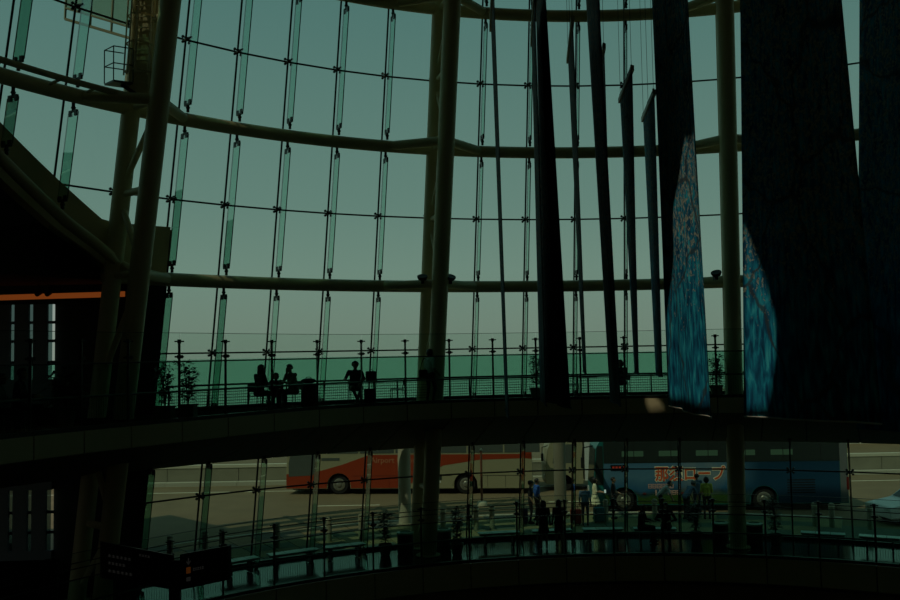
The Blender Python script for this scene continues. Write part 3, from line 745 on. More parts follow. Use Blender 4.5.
def person(loc, rz, pose, label, top, bottom, hair='hair', hairstyle='short', scale=1.0, skirt=None, cap=None, shoes='c_black', sleeves=True, vox=.0115, group=None, **ov):
    J = {k: (list(v) if isinstance(v, list) else v) for k, v in pose.items()}; J.update(ov)
    o = empty('person', loc, rz); o.scale = (scale,)*3
    seg_, caps_ = [], []
    def S(a, b, ra, rb, slot): seg_.append((Vector(a), Vector(b), ra, rb, slot))
    pv, ch, nk, hd = Vector(J['pelvis']), Vector(J['chest']), Vector(J['neck']), Vector(J['head'])
    lk = Vector(J['look']).normalized()
    SK, TP, BT, SH = 0, 1, 2, 3
    S(J['hip'][0], J['hip'][1], .105, .105, BT); S(pv+Vector((-.055, 0, 0)), ch+Vector((-.06, 0, 0)), .10, .105, TP); S(pv+Vector((.055, 0, 0)), ch+Vector((.06, 0, 0)), .10, .105, TP)
    S(Vector(J['sh'][0])*.9+ch*.1, Vector(J['sh'][1])*.9+ch*.1, .066, .066, TP); S(ch, nk-(nk-ch)*.25, .115, .075, TP)
    S(nk-(nk-ch)*.1, hd-lk*.02, .052, .05, SK)
    S(hd+Vector((0, 0, .025))-lk*.012, hd+Vector((0, 0, -.03))+lk*.012, .088, .072, SK)
    S(hd+lk*.045+Vector((0, 0, -.065)), hd+lk*.055+Vector((0, 0, -.075)), .04, .036, SK)         # jaw
    S(hd+lk*.085+Vector((0, 0, .01)), hd+lk*.105+Vector((0, 0, -.025)), .012, .016, SK)           # nose
    sd = Vector((lk.y, -lk.x, 0))
    for sg in (-1, 1): S(hd+sd*sg*.083+Vector((0, 0, .012)), hd+sd*sg*.088+Vector((0, 0, -.02)), .016, .013, SK)
    for i, sg in ((0, -1), (1, 1)):
        sh, el, wr, hp, kn, an = (Vector(J[q][i]) for q in ('sh', 'el', 'wr', 'hip', 'kn', 'an'))
        S(sh, el, .058, .043, TP); S(sh, sh*.55+el*.45, .062, .056, TP)
        S(el, wr, .041, .029, TP if sleeves == 'long' else SK)
        fw = (wr-el).normalized(); tip = wr+fw*.085
        S(wr, tip-fw*.015, .028, .032, SK)
        side = fw.cross(Vector((0, 0, 1)));
        if side.length < .3: side = fw.cross(lk)
        side.normalize(); curl = fw.cross(side)
        if curl.dot(lk) < 0 and abs(curl.z) < .7: curl = -curl
        for fi in range(4):
            b0 = tip+side*((fi-1.5)*.022); ln = (.036, .042, .040, .030)[fi]
            m0 = b0+fw*ln+curl*.008; S(b0, m0, .0115, .011, SK); S(m0, m0+fw*ln*.6+curl*.022, .011, .0095, SK)
        tb = wr+fw*.03+side*.028*sg; S(tb, tb+fw*.035+side*.030*sg, .013, .011, SK); S(tb+fw*.035+side*.030*sg, tb+fw*.065+side*.028*sg+curl*.01, .011, .010, SK)
        S(hp, kn, .088, .058, BT); S(kn, an, .056, .040, BT if skirt is None else SK)
        tw = Vector((kn.x-hp.x, kn.y-hp.y, 0)); fd = tw.normalized() if tw.length > .2 else Vector((lk.x, lk.y, 0)).normalized()
        S(an+Vector((0, 0, -.035))-fd*.05, an+Vector((0, 0, -.043))+fd*.15, .042, .032, SH)
    mb = MB()
    for a, b, ra, rb, s_ in seg_: capsule(mb, a, b, ra, rb)
    if skirt:
        top_z, bot_z, rb_ = skirt; R = None
        mb.lathe([(.12, top_z), (.135, top_z-.08), (rb_, bot_z), (rb_-.03, bot_z)], (pv.x, pv.y, 0), 16)
    me = bpy.data.meshes.new('tmp'); me.from_pydata(mb.v, [], mb.f)
    tmp = link('tmp', me); rm = tmp.modifiers.new('r', 'REMESH'); rm.mode = 'VOXEL'; rm.voxel_size = vox; rm.use_smooth_shade = True
    dg = bpy.context.evaluated_depsgraph_get(); me2 = bpy.data.meshes.new_from_object(tmp.evaluated_get(dg)); bpy.data.objects.remove(tmp)
    me2.name = 'body'; me2.materials.clear()
    for m_ in ('skin', top, bottom, shoes): me2.materials.append(M[m_])
    mi = []
    for p in me2.polygons:
        c = p.center; best = (9, 0)
        for a, b, ra, rb, s_ in seg_:
            ab = b-a; t = max(0, min(1, (c-a).dot(ab)/max(ab.length_squared, 1e-9))); d = (c-a-ab*t).length-(ra+(rb-ra)*t)
            if d < best[0]: best = (d, s_)
        s_ = best[1]
        if skirt and skirt[1]-.02 < c.z < skirt[0] and s_ in (BT, SK) and best[0] > -.5 and hypot(c.x-pv.x, c.y-pv.y) < skirt[2]+.06 and c.z > skirt[1]: s_ = TP if skirt[0] > .95 else BT
        mi.append(s_)
    me2.polygons.foreach_set('material_index', mi); me2.polygons.foreach_set('use_smooth', [True]*len(mi))
    link('body', me2, o)
    # hair: a cap that leaves the face free
    hb = MB(); nn, mm_ = 16, 10; vs = []; fs = []
    cc = hd+Vector((0, 0, .022))-lk*.014
    for i in range(mm_+1):
        t = pi*i/mm_
        for j in range(nn):
            a = 2*pi*j/nn; d = (lk*cos(a)+sd*sin(a))*sin(t)+Vector((0, 0, 1))*cos(t)
            r = .108
            if hairstyle == 'bald': r = .089
            front = d.dot(lk)
            if front > .25 and d.z < .45: r = .062
            if front > -.1 and d.z < -.25: r = .06
            if hairstyle in ('short', 'bald') and d.z < -.45: r = .07
            vs.append(cc+Vector((d.x*r, d.y*r, d.z*r*1.02)))
    for i in range(mm_):
        for j in range(nn): fs.append((i*nn+j, (i+1)*nn+j, (i+1)*nn+(j+1) % nn, i*nn+(j+1) % nn))
    hb.add(vs, fs)
    if hairstyle == 'long':
        hb.ball(hd-lk*.07+Vector((0, 0, -.10)), (.085, .06, .17), 12, 8)
        for sg in (-1, 1): hb.ball(hd+sd*sg*.075+Vector((0, 0, -.07))-lk*.02, (.035, .05, .13), 10, 7)
    if hairstyle == 'bob':
        hb.ball(hd-lk*.03+Vector((0, 0, -.01)), (.115, .095, .125), 14, 9)
    if hairstyle == 'bun': hb.ball(hd-lk*.10+Vector((0, 0, .07)), (.05, .05, .05), 10, 7)
    hb.build('hair', hair, o, True)
    for sg in (-1, 1): MB().ball(hd+lk*.076+sd*sg*.031+Vector((0, 0, .012)), (.012, .012, .009), 8, 6).build('eye', 'black', o)
    if cap:
        c = MB(); c.lathe([(.112, 0), (.115, .03), (.10, .075), (.05, .105), (.01, .11)], hd+Vector((0, 0, .045))-lk*.01, 16)
        c.box(hd+Vector((0, 0, .05))+lk*.14, (.13, .13, .012), Matrix.Rotation(atan2(lk.y, lk.x), 3, 'Z')); c.build('cap', cap, o, True)
    tag(o, label, 'person', group); return o
def F2P(x, y, dz=0): return onz(x, y, F2)
def turn(dirx, diry): return atan2(-dirx, diry)       # local +Y looks along (dirx, diry)

# --- seats and tables on the upper walkway
def cafe_chair(loc, rz, label):
    o = empty('cafe_chair', loc, rz)
    mb = MB(); mb.extrude([(-.20, -.20, .44), (.20, -.20, .44), (.21, .20, .45), (-.21, .20, .45)], (0, 0, .025)); mb.build('seat', 'c_grey', o)
    mb = MB(); mb.extrude([(-.19, -.215, .58), (.19, -.215, .58), (.17, -.26, .82), (-.17, -.26, .82)], (0, -.02, 0)); mb.build('backrest', 'c_grey', o)
    for sx_ in (-1, 1):
        MB().tube([(sx_*.18, .19, .445), (sx_*.20, .22, 0)], .012, 8).build('leg', 'rail_steel', o)
        MB().tube([(sx_*.18, -.26, .80), (sx_*.18, -.20, .46), (sx_*.20, -.25, 0)], .012, 8).build('leg', 'rail_steel', o)
    tag(o, label, 'chair'); return o
def cafe_table(loc, label, w_=.62):
    o = empty('cafe_table', loc)
    MB().lathe([(w_/2-.02, .70), (w_/2, .71), (w_/2, .725), (w_/2-.02, .735)], (0, 0, 0), 24).build('table_top', 'table_top', o)
    MB().tube([(0, 0, .02), (0, 0, .70)], .035, 12).build('pedestal', 'post_dark', o)
    MB().lathe([(.22, 0), (.22, .02), (.04, .035)], (0, 0, 0), 20).build('base', 'post_dark', o)
    tag(o, label, 'table'); return o
def at_edge(px, off, z=F2, edge=edge2):                # stand at a distance behind the walkway edge, in the column of a pixel
    d = ray(px, 380); best = None
    for i in range(4000):
        t = 15+i*.005; P = CAM+d*t; r, k = polar(P)
        if r > 13 and r >= edge(k)+off and P.y > 14: best = P; break
    return Vector((best.x, best.y, z))
pw = at_edge(259, 1.15); pm_ = at_edge(293.5, 1.10); vv = (pm_-pw).normalized()
person(pw, turn(vv.x, vv.y), SIT, 'seated woman with light brown hair and black jacket at the table', 'c_black', 'c_char', hair='hair_brown', hairstyle='long', sleeves='long', scale=1.07)
cafe_chair(pw, turn(vv.x, vv.y), 'grey cafe chair under the woman with light brown hair')
pt_ = pw.lerp(pm_, .50)+Vector((0, .12, 0)); cafe_table(pt_, 'small round cafe table between the seated pair', .60)
person(pm_, turn(-vv.x, -vv.y), SIT, 'seated man in khaki shirt resting chin on hand beside suitcase', 'c_khaki', 'c_green', sleeves=True,
       el=[(-.17, .28, .74), (.20, .22, .74)], wr=[(-.10, .40, .76), (.05, .21, 1.00)], chest=(0, .06, .85), neck=(0, .11, 1.01), head=(0, .16, 1.14), sh=[(-.175, .09, .965), (.175, .09, .965)], scale=1.08)
cafe_chair(pm_, turn(-vv.x, -vv.y), 'grey cafe chair under the man in khaki shirt')
pc = at_edge(276, 1.8)
person(pc, turn(.15, -1), SIT, 'small dark-haired child seated behind the cafe table', 'c_black', 'c_black', scale=.86, hairstyle='bob', sleeves='long')
cafe_chair(pc, turn(.15, -1), 'grey cafe chair under the child')
cup = empty('drink_cup', pt_+Vector((.02, -.10, .735)))
MB().lathe([(.032, 0), (.045, .12), (.047, .125)], (0, 0, 0), 14).build('cup', 'c_red', cup); MB().lathe([(.05, .125), (.05, .14), (.03, .15)], (0, 0, 0), 14).build('lid', 'c_char', cup)
tag(cup, 'red paper cup with lid on the cafe table', 'cup')
ps_ = at_edge(308.5, 1.0)
su = empty('suitcase', ps_, .15)
b = MB(); b.box((0, 0, .40), (.46, .28, .70)); bo = b.build('shell', 'c_black', su); bv = bo.modifiers.new('b', 'BEVEL'); bv.width = .05; bv.segments = 3
for sx_ in (-.18, .18):
    for sy in (-.1, .1): MB().tube([(sx_-.015, sy, .035), (sx_+.015, sy, .035)], .033, 10).build('wheel', 'black', su)
for sx_ in (-.11, .11): MB().tube([(sx_, .1, .74), (sx_, .1, .86)], .01, 6).build('handle_bar', 'post_dark', su)
tag(su, 'large black suitcase standing behind the man in khaki', 'suitcase')
hb_ = empty('duffel_bag', ps_+Vector((0, 0, .752))); b = MB(); b.ball((0, 0, .085), (.24, .13, .085), 16, 10); b.build('bag_body', 'black', hb_, True); MB().tube([(-.10, 0, .15), (-.05, 0, .20), (.05, 0, .20), (.10, 0, .15)], .012, 6).build('strap', 'black', hb_)
tag(hb_, 'black duffel bag lying on top of the suitcase', 'bag')
p4 = at_edge(355, 1.15)
person(p4, turn(.25, -1), SIT, 'seated man in dark blue shirt facing the hall with crossed ankles', 'c_navy', 'c_khaki', el=[(-.27, .05, .74), (.30, .06, .76)], wr=[(-.14, .24, .66), (.33, .28, .76)],
       an=[(.02, .30, .075), (-.06, .40, .075)], kn=[(-.13, .40, .50), (.13, .40, .50)], scale=1.1)
cafe_chair(p4, turn(.25, -1), 'grey cafe chair under the man in dark blue')
t4 = at_edge(374, 1.15); cafe_table(t4, 'small round cafe table carrying the black backpack', .70)
bp_ = empty('backpack', t4+Vector((-.10, 0, .737)), .3)
b = MB(); b.box((0, 0, .17), (.34, .20, .34)); bo = b.build('bag_body', 'black', bp_); bv = bo.modifiers.new('b', 'BEVEL'); bv.width = .05; bv.segments = 3
MB().box((0, -.12, .12), (.24, .06, .18)).build('front_pocket', 'c_black', bp_); MB().tube([(-.05, 0, .335), (-.04, 0, .385), (.04, 0, .385), (.05, 0, .335)], .012, 6).build('grab_handle', 'black', bp_)
tag(bp_, 'black backpack standing on the cafe table', 'backpack')
pk = at_edge(370, .55); su2 = empty('trolley_case', pk, -.2); b = MB(); b.box((0, 0, .29), (.36, .22, .48)); bo = b.build('shell', 'c_black', su2); bv = bo.modifiers.new('b', 'BEVEL'); bv.width = .04; bv.segments = 3
for sx_ in (-.13, .13): MB().tube([(sx_-.015, 0, .035), (sx_+.015, 0, .035)], .033, 10).build('wheel', 'black', su2)
tag(su2, 'small dark trolley case on the floor by the man in dark blue', 'suitcase')
cafe_chair(at_edge(397, 1.15), turn(-1, .1), 'empty grey cafe chair facing the backpack table')
p5 = at_edge(430, .55)
person(p5, turn(.75, .65), STAND, 'standing woman in white top and dark trousers by the middle column', 'c_white', 'c_char', hairstyle='bob', scale=1.03,
       kn=[(-.09, .02, .49), (.13, .10, .49)], an=[(-.10, -.04, .075), (.16, -.02, .075)], wr=[(-.24, .10, .92), (.20, .16, .95)])
sbag = empty('shoulder_bag', p5+Vector((-.22, -.14, .84)), .5); b = MB(); b.box((0, 0, .12), (.30, .10, .26)); bo = b.build('bag_body', 'black', sbag); bv = bo.modifiers.new('b', 'BEVEL'); bv.width = .04; bv.segments = 3
MB().tube([(-.10, 0, .24), (-.02, .06, .45), (.08, .10, .62), (.14, .08, .60)], .014, 6).build('strap', 'black', sbag)
tag(sbag, 'black shoulder bag worn by the woman in white top', 'bag')
p6 = at_edge(622, .9)
person(p6, turn(-.6, -.6), SIT, 'dark figure seated half behind the second black banner', 'c_char', 'c_char', sleeves='long', hairstyle='bob')
cafe_chair(p6, turn(-.6, -.6), 'grey cafe chair under the half-hidden figure')
t6 = at_edge(588, .95); cafe_table(t6, 'small round cafe table between the two black banners', .7)
cafe_chair(at_edge(572, .95), turn(1, .1), 'empty grey cafe chair at the table between the black banners')
p7 = at_edge(18, 1.2); person(p7, turn(1, .2), SIT, 'dark figure seated on a high stool behind the left glass', 'c_black', 'c_black', sleeves='long', hairstyle='short', scale=1.12)
cafe_chair(p7, turn(1, .2), 'grey cafe chair under the dark figure by the slit windows')
p8 = at_edge(-3, 1.0); person(p8, turn(1, .2), SIT, 'figure in grey seated behind the dark figure on the left', 'c_grey', 'c_black', sleeves='long', scale=1.05)
cafe_chair(p8, turn(1, .2), 'grey cafe chair under the figure in grey')

# --- lower walkway and pavement people
def lowp(px, r, z=F1):
    d = ray(px, 520)
    for i in range(8000):
        t = 20+i*.004; P = CAM+d*t
        if polar(P)[0] >= r and P.y > CY: return Vector((P.x, P.y, z))
women = 'woman standing inside the lower glass wall, dark long hair'
person(lowp(543.5, 19.2), turn(.1, 1), STAND, 'dark-haired woman in grey top standing inside by the glass, nearer the capped man', 'c_char', 'c_khaki', hairstyle='long', skirt=(.98, .55, .22), scale=.97)
person(lowp(559, 19.25), turn(-.1, 1), STAND, 'dark-haired woman in black top standing inside by the outdoor column', 'c_black', 'c_char', hairstyle='long', scale=.97, skirt=(.95, .6, .2))
person(lowp(531, 24.2, SW), turn(1, -.1), STAND, 'man in dark vest and cap standing on the pavement by the cream bus', 'c_black', 'c_black', cap='c_char', wr=[(-.2, .2, 1.0), (.22, .10, .88)])
person(lowp(537.5, 24.9, SW), turn(.9, .3), STAND, 'person in royal blue shirt behind the capped man', 'c_royal', 'c_char')
person(lowp(585.5, 23.6, SW), turn(.2, 1), STAND, 'man in grey-blue shirt seen from behind, bending a little', 'c_blue', 'c_jean', head=(0, .16, 1.52), neck=(0, .11, 1.40), chest=(0, .07, 1.24), sh=[(-.18, .08, 1.36), (.18, .08, 1.36)], sleeves='long', scale=.95)
wd_ = lowp(595.5, 24.9, SW)
person(wd_, turn(1, -.15), STAND, 'woman in cream dress holding up a lit phone beside the bus', 'c_cream', 'c_cream', hairstyle='bob', skirt=(1.0, .62, .24), el=[(-.22, .02, 1.14), (.22, .06, 1.14)], wr=[(-.10, .28, 1.10), (.10, .28, 1.10)])
phn = empty('phone', wd_+Vector((.42, -.06, 1.06))); b = MB(); b.box((0, 0, .07), (.085, .012, .15)); b.build('phone_body', 'black', phn); MB().box((0, -.008, .07), (.075, .004, .135)).build('screen', 'screen_glow', phn)
tag(phn, 'phone with bright white screen held by the woman in cream dress', 'phone')
person(lowp(614, 24.9, SW), turn(.95, -.2), STAND, 'dark-shirted person holding something out in front of the bus wrap', 'c_char', 'c_black', el=[(-.22, .02, 1.14), (.22, .06, 1.14)], wr=[(-.12, .30, 1.0), (.10, .32, 1.02)])
LEANP = dict(pelvis=(0, -.06, .92), chest=(0, .20, 1.18), neck=(0, .33, 1.30), head=(0, .42, 1.40), sh=[(-.18, .27, 1.27), (.18, .27, 1.27)], el=[(-.22, .38, 1.02), (.22, .38, 1.02)], wr=[(-.18, .48, .80), (.18, .48, .80)])
person(lowp(661, 25.1, SW), turn(.9, -.2), STAND, 'man in pale shirt with shoulder strap bending forward under the red letters', 'c_pale', 'c_black', **LEANP)
person(lowp(687, 24.8, SW), turn(.8, .4), STAND, 'man in blue shirt and pale cap bending beside the luggage', 'c_blue', 'c_char', cap='c_grey', **LEANP)
person(lowp(707.5, 25.0, SW), turn(.1, 1), STAND, 'person in yellow shirt seen from behind in front of the bus', 'c_yellow', 'c_char', hairstyle='bob', wr=[(-.2, .2, 1.05), (.2, .2, 1.05)])
person(lowp(698, 25.9, SW), turn(-.1, 1), STAND, 'person in sky blue shirt just behind the yellow shirt', 'c_blue', 'c_jean', hairstyle='short')
person(lowp(641, 20.0), turn(.8, -.5), SIT, 'dark figure seated on the bench, head bowed, slimmer of the two', 'c_black', 'c_char', sleeves='long', head=(0, .14, 1.14), scale=1.05)
person(lowp(666, 20.0), turn(-.3, -1), SIT, 'dark broad figure seated on the bench with arms wide', 'c_black', 'c_black', sleeves='long', el=[(-.33, .10, .74), (.33, .10, .74)], scale=1.08, hairstyle='bob')
for px, r, cl, lb in ((576, 23.6, 'c_red', 'dark red travel bag on the pavement by the bending man'), (599, 24.0, 'c_teal', 'teal suitcase standing on the pavement below the cream dress'), (692, 24.4, 'c_black', 'black suitcase between the bending men'), (522.5, 24.0, 'c_navy', 'dark bag beside the capped man')):
    q_ = lowp(px, r, SW); o = empty('suitcase', q_, .2); b = MB(); b.box((0, 0, .34), (.42, .26, .58)); bo = b.build('shell', cl, o); bv = bo.modifiers.new('b', 'BEVEL'); bv.width = .05; bv.segments = 3
    for sx_ in (-.15, .15): MB().tube([(sx_-.015, 0, .035), (sx_+.015, 0, .035)], .034, 10).build('wheel', 'black', o)
    MB().tube([(-.10, .08, .62), (-.10, .08, .80), (.10, .08, .80), (.10, .08, .62)], .010, 6).build('handle', 'post_dark', o)
    tag(o, lb, 'suitcase')

# ------------------------------------------------------------------ BENCHES, BINS, BOLLARDS, PLANTS
def bench(px0, px1, r):
    a, b = lowp(px0, r), lowp(px1, r); c = (a+b)/2; d = (b-a); L = d.length; o = empty('bench', c, atan2(d.y, d.x))
    n = 3
    for i in range(n):
        x0, x1 = -L/2+i*L/n+.01, -L/2+(i+1)*L/n-.01
        mb = MB(); mb.extrude([(x0, -.21, .40), (x1, -.21, .40), (x1, -.23, .45), (x0, -.23, .45)], (0, .42, 0)); mb.build('seat_board', 'bench_top', o)
    MB().box((0, 0, .365), (L-.1, .10, .05)).build('beam', 'bench_leg', o)
    for x_ in (-L/2+.25, L/2-.25): MB().box((x_, 0, .17), (.06, .34, .34)).build('leg', 'bench_leg', o)
    tag(o, 'backless bench with pale teal seat boards along the lower glass', 'bench', 'benches along the lower glass wall')
for a, b in ((222, 257), (268, 317), (323, 364), (478, 519), (531, 571), (582, 623), (633, 676), (800, 845), (858, 900)): bench(a, b, 20.15)
def bin_(px, r, lb):
    o = empty('litter_bin', lowp(px, r)); MB().lathe([(.26, 0), (.28, .03), (.28, .62), (.29, .66)], (0, 0, 0), 24).build('body', 'bin_body', o, True)
    MB().lathe([(.30, .66), (.30, .72), (.20, .74), (.19, .70), (.02, .70)], (0, 0, 0), 24).build('lid', 'bin_lid', o); tag(o, lb, 'bin')
bin_(405, 19.9, 'round bin with pale lid left of the middle column'); bin_(443, 19.9, 'round bin with pale lid right of the middle column')
bin_(720, 19.9, 'round bin with pale lid left of the right-hand column'); bin_(754, 19.9, 'round bin with pale lid right of the right-hand column')
bm_ = MB(); bm_.lathe([(.105, 0), (.105, .86), (.09, .90), (.03, .92)], (0, 0, 0), 16); bm_ = bm_.mesh('post', 'bollard', True)
cm_ = MB(); cm_.lathe([(.108, .78), (.112, .79), (.112, .83), (.108, .84)], (0, 0, 0), 16); cm_ = cm_.mesh('band', 'line_white', True)
for px in (170, 205, 222, 277, 329, 361, 443, 476, 492, 518, 606, 655, 815, 832, 870):
    o = empty('bollard', lowp(px, 23.4 if px < 520 else 24.2, SW)); link('post', bm_, o); link('band', cm_, o); tag(o, 'short round concrete bollard on the pavement outside the lower glass', 'bollard', 'bollards on the pavement')

def plant(loc, h, label, n=120, spread=.38, leaf=.20, pot='pot', ph=.38, droop=.3, seed=1):
    rnd = random.Random(seed); o = empty('potted_plant', loc)
    mb = MB()
    if pot == 'pot_grey': mb.box((0, 0, ph/2), (.40, .40, ph)); mb.box((0, 0, ph-.02), (.44, .44, .04))
    else: mb.lathe([(.16, 0), (.22, ph-.05), (.235, ph-.05), (.235, ph), (.20, ph), (.19, ph-.06)], (0, 0, 0), 18)
    mb.build('pot', pot, o); MB().lathe([(.19, ph-.05), (.18, ph-.035)], (0, 0, 0), 14).build('soil', 'soil', o)
    st = MB(); tips = []
    for i in range(5):
        a = rnd.random()*6.28; l = h-ph-rnd.random()*.35*(h-ph); x_, y_ = cos(a)*spread*.35, sin(a)*spread*.35
        pts = [(0, 0, ph-.06), (x_*.5, y_*.5, ph+l*.5), (x_, y_, ph+l*.95)]; st.tube(pts, .013, 6, True, .006); tips.append([Vector(p) for p in pts])
    st.build('stems', 'stem', o); lf = MB()
    for i in range(int(n*1.6)):
        tp = rnd.choice(tips); t = .12+.88*rnd.random()
        p = tp[1].lerp(tp[2], (t-.5)*2) if t > .5 else tp[0].lerp(tp[1], t*2)
        a = rnd.random()*6.28; d = Vector((cos(a), sin(a), .45-droop*rnd.random()*2)).normalized(); sdv = Vector((-sin(a), cos(a), 0))
        l = leaf*(.7+.6*rnd.random()); s0 = p+d*l*.25; w_ = l*.18
        e2 = s0+d*l*.6+Vector((0, 0, .02)); e3 = s0+d*l*1.15-Vector((0, 0, l*.35*droop*2))
        lf.add([s0, s0+d*l*.4+sdv*w_, s0+d*l*.4-sdv*w_, e2+sdv*w_*.8, e2-sdv*w_*.8, e3], [(0, 2, 1), (1, 2, 4, 3), (3, 4, 5)])
    stuff(lf.build('foliage', 'leaf', o)); tag(o, label, 'plant'); return o
plant(at_edge(165, .75), 1.62, 'potted leafy plant in square pot near the black wall edge', pot='pot_grey', n=150, seed=2, spread=.35)
plant(at_edge(188, .85), 1.58, 'potted leafy plant in square pot beside the first clear railing post', pot='pot_grey', n=150, seed=3, spread=.4)
plant(at_edge(536, 1.0), 1.60, 'potted plant partly hidden behind the black banner', n=130, seed=4)
plant(at_edge(716, .9), 1.62, 'potted plant between the sunlit banner and right column', n=140, seed=5)
plant(at_edge(66, 1.3), 1.50, 'potted palm with spiky fronds in the dark left bay', n=60, leaf=.42, seed=6, droop=.35, spread=.25)
plant(lowp(385, 19.9), 1.60, 'potted plant on the lower walkway beside the benches', n=130, seed=7, spread=.30)
plant(lowp(456.5, 19.0), 1.75, 'potted plant on the lower walkway right of the middle column', n=150, seed=8, spread=.25)
plant(lowp(696, 19.9), 1.60, 'potted plant in the dark lower bay left of the right-hand column', n=130, seed=9)
plant(lowp(775, 19.9), 1.75, 'potted plant in the dark lower bay right of the right-hand column', n=140, seed=10, spread=.25)

# ------------------------------------------------------------------ SIGN PYLON at lower left
def textmesh(body, size, mat, name, parent, loc, rot, align='LEFT', bold=0, ext=.003):
    cu = bpy.data.curves.new('t', 'FONT'); cu.body = body; cu.size = size; cu.extrude = ext; cu.align_x = align; cu.resolution_u = 2
    if bold: cu.offset = bold
    t = link('t', cu); dg = bpy.context.evaluated_depsgraph_get(); me = bpy.data.meshes.new_from_object(t.evaluated_get(dg)); bpy.data.objects.remove(t); bpy.data.curves.remove(cu)
    me.materials.clear(); me.materials.append(M[mat]); o = link(name, me, parent); o.location = loc; o.rotation_euler = rot; return o
sg = empty('direction_sign', onz(175, 560, H-4.6)); base = sg.location.copy(); dS = (base-CAM).dot(FW)
sg.location.z = -5.3
zz = Vector((0, 0, base.z+5.3))
MB().box((0, 0, (base.z+5.3)/2), (.24, .14, base.z+5.3)).build('post', 'sign_black', sg)
def board(pxs, dds, name):
    q_ = [atd(*pxs[i], dS+dds[i])-sg.location for i in range(4)]
    ux = (q_[1]-q_[0]); 
    mb = MB(); nrm_ = ux.cross(q_[3]-q_[0]).normalized(); mb.extrude(q_, nrm_*-.10 if nrm_.y < 0 else nrm_*.10); o = mb.build(name, 'sign_black', sg); return q_, ux.normalized(), o
qa, ua, ba = board([(102, 578), (174, 590), (174, 555.5), (102, 542)], [-1.1, 0, 0, -1.1], 'sign_board')
qb, ub, bb = board([(180, 590), (228, 580), (228, 546), (180, 554.5)], [0, -.8, -.8, 0], 'sign_board')
def on_board(q_, u, v): return (q_[0]*(1-u)+q_[1]*u)*(1-v)+(q_[3]*(1-u)+q_[2]*u)*v
def mark(par, q_, u0, u1, v0, v1, mat, name='pictogram'):
    pts = [on_board(q_, u0, v0), on_board(q_, u1, v0), on_board(q_, u1, v1), on_board(q_, u0, v1)]
    n_ = (pts[1]-pts[0]).cross(pts[3]-pts[0]).normalized(); n_ = n_ if n_.y < 0 else -n_
    MB().extrude([p+n_*.002 for p in pts], n_*.006).build(name, mat, par)
mark(bb, qb, .14, .23, .42, .60, 'sign_orange'); mark(bb, qb, .14, .23, .20, .32, 'sign_letter')
# arrow: shaft and two barbs
mark(bb, qb, .175, .195, .68, .86, 'sign_letter', 'arrow'); 
pts = [on_board(qb, u, v) for u, v in ((.135, .76), (.15, .78), (.185, .70), (.22, .78), (.235, .76), (.185, .655))]
n_ = (qb[1]-qb[0]).cross(qb[3]-qb[0]).normalized(); n_ = n_ if n_.y < 0 else -n_
MB().extrude([p+n_*.002 for p in pts], n_*.006).build('arrow', 'sign_letter', bb)
rnd = random.Random(5)
def glyph_row(par, q_, u0, u1, v0, v1, n):
    w_ = (u1-u0)/n
    for i in range(n):
        a = u0+i*w_
        for j in range(2): mark(par, q_, a, a+w_*.75, v0+(v1-v0)*j*.55, v0+(v1-v0)*(j*.55+.22), 'sign_letter', 'lettering')
        mark(par, q_, a+w_*.25, a+w_*.42, v0, v1, 'sign_letter', 'lettering')
glyph_row(bb, qb, .28, .52, .47, .56, 5)
glyph_row(ba, qa, .08, .40, .62, .70, 6); glyph_row(ba, qa, .08, .32, .42, .50, 5); glyph_row(ba, qa, .50, .66, .80, .87, 4); glyph_row(ba, qa, .08, .42, .20, .28, 6)
tag(sg, 'black two-winged direction sign with down arrow and orange pictogram', 'sign')

# ------------------------------------------------------------------ STREET: outdoor columns, bus stop pole, wall
for px, r, lb in ((405, 25.0, 'round cream concrete column outside, in front of the red and cream bus'), (561, 25.4, 'round concrete column outside in painted shade, at the nose of the blue bus')):
    o = empty('street_column', lowp(px, r, SW)); MB().lathe([(.255, 0), (.255, H-2.75-SW)], (0, 0, 0), 28).build('shaft', 'concrete_pale' if px == 405 else 'concrete', o, True)  # first column in lit, pale concrete; second darkened, its shade put in colour
    MB().lathe([(.34, 0), (.34, .10), (.26, .14)], (0, 0, 0), 28).build('base', 'concrete', o, True); MB().lathe([(.26, H-3.0), (.40, H-2.8), (.40, H-2.75)], (0, 0, -SW), 28).build('capital', 'concrete', o); tag(o, lb, 'column')
cn = empty('canopy', PT(-1.5, 24.5, H-2.72)); L0 = cn.location.copy()
for k in [-9.4, -7.8, -6.2, -4.6, -3.55, -2.2, -.64]: MB().beam(PT(k, 21.5, H-2.66)-L0, PT(k, 29.6, H-2.66)-L0, .16, .20).build('beam', 'concrete', cn)
for i in range(8): MB().sweep(frange(-9.6, -2.0, .3), lambda k: [(21.8+1.0*i, H-2.55), (22.32+1.0*i, H-2.55), (22.32+1.0*i, H-2.45), (21.8+1.0*i, H-2.45)]).build('roof_slat', 'concrete', cn).location = -L0
tag(cn, 'slatted outdoor canopy carried by the round street columns', 'canopy')
pp = onz(482, 506, 0); o = empty('stop_pole', pp)
MB().lathe([(.24, 0), (.24, .16), (.18, .22), (.05, .25)], (0, 0, 0), 20).build('base', 'concrete_pale', o, True); MB().tube([(0, 0, .2), (0, 0, 2.55)], .055, 10).build('pole', 'pole_red', o); MB().lathe([(.06, 2.55), (.06, 2.62), (.02, 2.66)], (0, 0, 0), 12).build('cap', 'concrete_pale', o)
tag(o, 'thin reddish bus stop pole on a round pale foot', 'pole')
